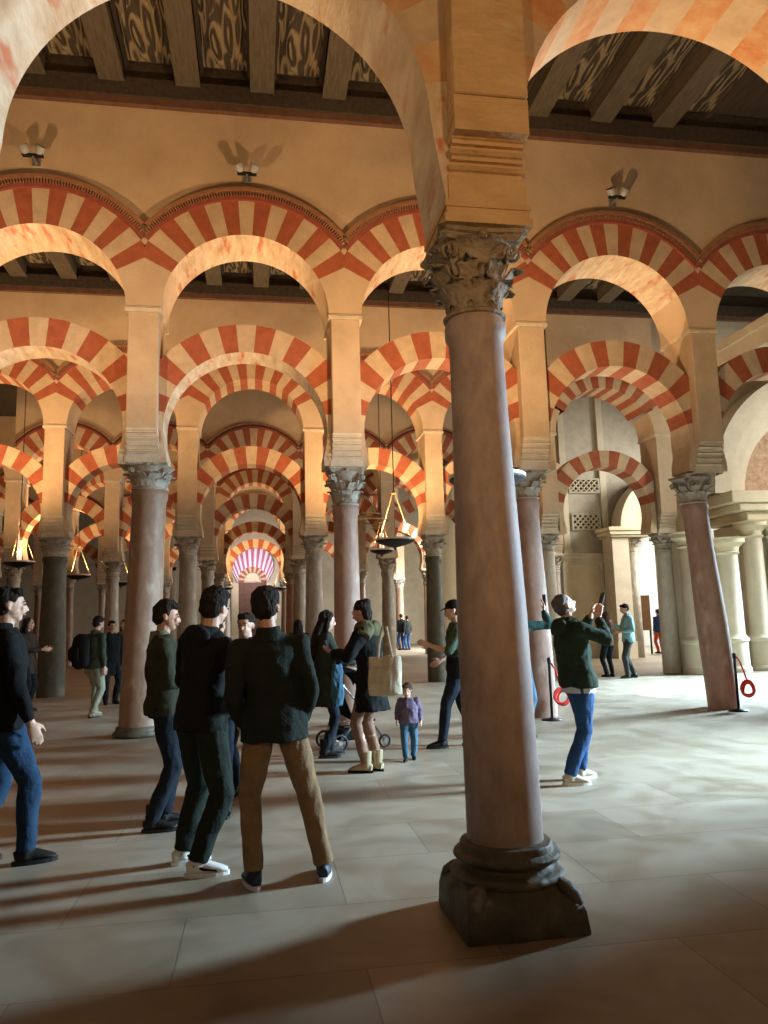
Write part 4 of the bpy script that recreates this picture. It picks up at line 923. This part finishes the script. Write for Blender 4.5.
def tote(pos, rz):
    t = thing('tote_bag', 'cream canvas tote bag hanging from the shoulder of the booted person', 'bag', pos, rz)
    b = MB(); b.loft([(0, 0, -.40), (0, 0, -.385), (0, 0, -.25), (.005, 0, -.1), (0, 0, 0)], [(.16, .035), (.175, .055), (.18, .06), (.175, .045), (.17, .02)], n=24)
    remesh(b, 'bag_body', creamc, t, .008, 2, .015, 8)
    for y in (-.03, .03): b = MB(); b.loft([(-.075, y, -.02), (-.06, y, .12), (-.02, y*.6, .30), (.02, y*.6, .30), (.05, y, .12), (.075, y, -.02)], [(.014, .004)]*6, (1, 0, 0), 6); b.build('strap', creamc, t)
c = at(385, 656, p.y-.32); tote((c.x, c.y, c.z), math.radians(-12))
# stroller
p = fl(352, 748)
t = thing('stroller', 'black folding baby stroller between the two standing women', 'stroller', p, math.radians(-70))
rub = mat('rubber', (.02, .02, .02), None, 6, .6, 0); alum = mat('aluminium', (.5, .5, .5), None, 6, .35, 0, metal=.8)
for x in (-.24, .24):
    for y, r in ((.34, .085), (-.28, .11)):
        wname = MB()
        wname.loft([(x, y+r*.86*math.cos(2*PI*j/20), r+r*.86*math.sin(2*PI*j/20)) for j in range(20)], [(.018, r*.14)]*20, (1, 0, 0), 8, closed=True)
        wo = wname.build('wheel', rub, t, True)
        hb_ = MB(); hb_.loft([(x-.015, y, r), (x+.015, y, r)], [r*.25]*2, (0, 1, 0), 12)
        for q in range(5): a = q*2*PI/5; hb_.loft([(x, y, r), (x, y+r*.8*math.cos(a), r+r*.8*math.sin(a))], [.007]*2, n=5)
        hb_.build('hub', alum, wo)
    b = MB(); b.loft([(x, .34, .1), (x, .05, .48), (x, -.30, .88), (x, -.42, 1.0)], [.013]*4, n=8); b.loft([(x, -.28, .12), (x, .05, .48)], [.012]*2, n=8); b.loft([(x, .05, .30), (x, -.22, .30)], [.01]*2, n=8); b.build('frame', alum, t, True)
b = MB(); b.loft([(-.24, -.42, 1.0), (0, -.45, 1.01), (.24, -.42, 1.0)], [.018]*3, n=8); b.build('handle', rub, t, True)
b = MB(); b.loft([(0, .25, .34), (0, .05, .36), (0, -.10, .44), (0, -.24, .78)], [(.2, .03), (.2, .04), (.2, .04), (.19, .03)], (1, 0, 0), 14); remesh(b, 'seat', black_c, t, .01, 2, .006, 10)
b = MB(); n = 9
for q in range(n):
    a = PI*.1+PI*.55*q/(n-1); y, z = -.14+.30*math.cos(a), .68+.30*math.sin(a)
    b.v += [(-.22, y, z-.03), (-.2, y, z), (0, y, z+.02), (.2, y, z), (.22, y, z-.03)]
b.f = [(q*5+j, q*5+j+1, q*5+j+6, q*5+j+5) for q in range(n-1) for j in range(4)]; b.m = [0]*len(b.f); o = b.build('canopy', black_c, t, True); sm = o.modifiers.new('s', 'SOLIDIFY'); sm.thickness = .012
b = MB(); b.box((-.18, -.24, .12), (.18, .14, .26), 0, -.02); bevel(b.build('basket', black_c, t), .03)
# 9 toddler
p, h = place(410, 760, 683)
person('small child in purple jumper and blue jeans walking alone', p, 168, h, dict(footL=(-.09, -.14), footR=(.09, .14), handL=(-.30, .05, .92), handR=(.30, .02, .95), bulk=1.25, headk=1.45), dict(top=purple, puff=1.35, trousers=jean, leg=1.25, shoe=bootm, hair='short', hairm=hair_brown, topname='jumper', collar=False, hem=.88), near=True, hp=-16, hy=-30, seed=10, skin='b')
t = bpy.data.objects.get('person.008')
# 10 man with cap
p, h = place(461, 747, 601)
_, Mw, wp, _T = person('person in black cap and olive vest holding out one bare forearm', p, 74, h, dict(footL=(-.09, .22), footR=(.10, -.20), handL=(-.14, .33, 1.22), handR=(.2, .22, 1.02), dirL=(0, 1, .35), palmL=(1, 0, .2), elbowL=(-.3, -.6, -1), elbowR=(.6, -.6, -.6)), dict(top=cloth('olive_tshirt', (.06, .085, .055)), sleeve='short', trousers=navy, shoe=bootm, hair='cropped', cap=black_c, topname='shirt', collar=False, hem=.9), hp=-8, seed=11, skin='b')
c = Mw @ Vector((-.24, .0, .97)); t = thing('shoulder_bag', 'black shoulder bag at the hip of the person in the cap', 'bag', c, math.radians(74))
b = MB(); b.loft([(0, 0, -.15), (0, 0, -.13), (0, 0, .1), (0, 0, .12)], [(.05, .1), (.06, .13), (.055, .13), (.045, .11)], n=20); remesh(b, 'bag_body', black_c, t, .008, 2, .006, 12)
b = MB(); b.loft([(.02, .1, .1), (.1, .14, .35), (.3, .05, .53), (.28, -.12, .50), (.1, -.16, .3), (.02, -.1, .1)], [(.012, .004)]*6, n=6); b.build('strap', black_c, t)
# 11 person hidden behind the large column
p, h = place(521, 738, 600)
_, Mw, wp, _T = person('person mostly hidden by the large near column, arm raised with a phone', p, -60, h, dict(footL=(-.09, .08), footR=(.10, -.04), handR=(.22, .32, 1.60), elbowR=(1, .2, -.6), handL=(-.2, .25, 1.1), dirR=(-.1, .15, 1), palmR=(-.6, -.6, 0)), dict(top=cloth('teal_jacket', (.03, .075, .07)), trousers=jean, shoe=bootm, hair='short', hem=.74), seed=12, hy=5)
phone(Mw, (.20, .36, 1.74), (.3, 1, 0), (0, 0, 1), 'phone raised beside the large near column by the hidden person')
# 12 man in green jacket
p, h = place(577, 782, 592)
_, Mw, wp, _T = person('person in dark green jacket and blue jeans leaning back to photograph the arches', p, -84, h, dict(footL=(-.10, .09), footR=(.10, -.12), hip_y=.07, lean_y=-.13, handL=(-.10, .31, 1.52), handR=(.08, .28, 1.50), elbowL=(-.8, .1, -1), elbowR=(.8, .1, -1), dirL=(.15, .25, 1), dirR=(-.15, .25, 1), palmL=(.5, .6, 0), palmR=(-.5, .6, 0), thumbL=(0, -1, 0), thumbR=(0, -1, 0), curlL=.6, curlR=.6, bulk=1.1), dict(top=greenj, puff=1.15, hood=True, trousers=blue, shoe=mat('cream_sneaker', (.55, .48, .35), None, 8, .6), sole=sole_white, hair='cropped', hairm=hair_grey, hem=.86, hemband=whitec), hp=24, seed=13, skin='b')
phone(Mw, (-.01, .38, 1.67), (0, 1, .35), (0, -.35, 1), 'phone held up by the person in the green jacket')
# 13, 14 far couple
p, h = place(610, 677, 612)
person('distant person in brown jacket and jeans, left one of the far pair', p, 20, h, dict(fem=1, handL=(-.1, .3, 1.35), handR=(.1, .3, 1.35)), dict(top=brownj, trousers=navy, shoe=bootm, hair='long', hairm=hair_brown), near=False, seed=14)
p, h = place(631, 678, 604)
person('distant person in light blue shirt and grey trousers, right one of the far pair', p, 80, h, dict(footL=(-.1, .1), footR=(.1, -.12), handR=(.1, .3, 1.3), handL=(-.2, .2, 1.1)), dict(top=lblue, trousers=grey_tr, shoe=bootm, hair='short', topname='shirt'), near=False, hp=-15, seed=15)
# 15 pair in blue at the far bright opening
for px, hd_, lb in ((402, 614, 'left'), (408, 616, 'right')):
    p = fl(px, 650); person('tiny far person in dark top and blue trousers, %s of two by the bright opening' % lb, p, 30, height_for(p, hd_), dict(), dict(top=black_c if lb == 'left' else blackj, trousers=blue, shoe=bootm, hair='short'), near=False, seed=16)
# 16 backpacker and companions on the left
p, h = place(93, 717, 617)
_, Mw, wp, _T = person('person in green top and pale trousers with a big dark backpack', p, -40, h, dict(footL=(-.12, .12), footR=(.1, -.1), lean_y=.04), dict(top=cloth('green_top', (.05, .07, .045)), trousers=pale_tr, shoe=cloth('beige_shoe', (.3, .25, .17)), hair='full'), near=False, hp=-8, seed=17)
c = Mw @ Vector((0, -.27, 1.18)); t = thing('backpack', 'large dark backpack on the back of the person in pale trousers', 'backpack', c, math.radians(-40))
b = MB(); b.loft([(0, 0, -.30), (0, -.02, -.26), (0, -.03, 0), (0, -.01, .2), (0, .01, .27)], [(.13, .08), (.17, .13), (.18, .14), (.16, .12), (.09, .06)], n=20); remesh(b, 'pack_body', black_c, t, .01, 3, .01, 9)
b = MB(); b.loft([(0, -.14, -.2), (0, -.18, -.15), (0, -.18, 0), (0, -.15, .06)], [(.11, .03), (.13, .05), (.13, .05), (.1, .03)], n=16); remesh(b, 'front_pocket', black_c, t, .01, 2)
for x in (-.12, .12): b = MB(); b.loft([(x, .06, .22), (x, .22, .27), (x, .40, .16), (x, .36, -.05), (x, .10, -.2)], [(.02, .006)]*5, n=6); b.build('strap', black_c, t)
p, h = place(123, 692, 620)
person('distant person in tan jacket left of the thick tan column', p, 150, h, dict(fem=1, handL=(-.1, .25, 1.1)), dict(top=tanj, trousers=navy, shoe=bootm, hair='long', hem=.75), near=False, seed=18)
p, h = place(110, 704, 621)
person('distant dark-coated person between the backpacker and the one in tan', p, -150, h, dict(), dict(top=black_c, trousers=black_c, shoe=bootm, hair='short', hem=.6), near=False, seed=19)
p, h = place(24, 712, 618)
person('distant person in dark brown behind the one at the left edge', p, -100, h, dict(handL=(-.1, .35, 1.15), handR=(.1, .35, 1.15)), dict(top=cloth('dark_brown_coat', (.04, .028, .02)), trousers=black_c, shoe=bootm, hair='long', hem=.7), near=False, seed=20)
p = fl(657, 655)
person('distant person in blue top by the bright doorway', (15.35, 27.9, 0), 10, 1.7, dict(), dict(top=bluej, trousers=cloth('red_trousers', (.5, .08, .04)), shoe=bootm, hair='short'), near=False, seed=21)

_, Mw, wp, _T = person('unseen person in a dark coat, added beyond the right edge to shade the floor', (7.1, 6.32, 0), 60, 1.74, dict(), dict(top=black_c, trousers=navy, shoe=bootm, hair='short', hem=.7), near=False, seed=22)  # added out of view to cast a shadow band across the floor
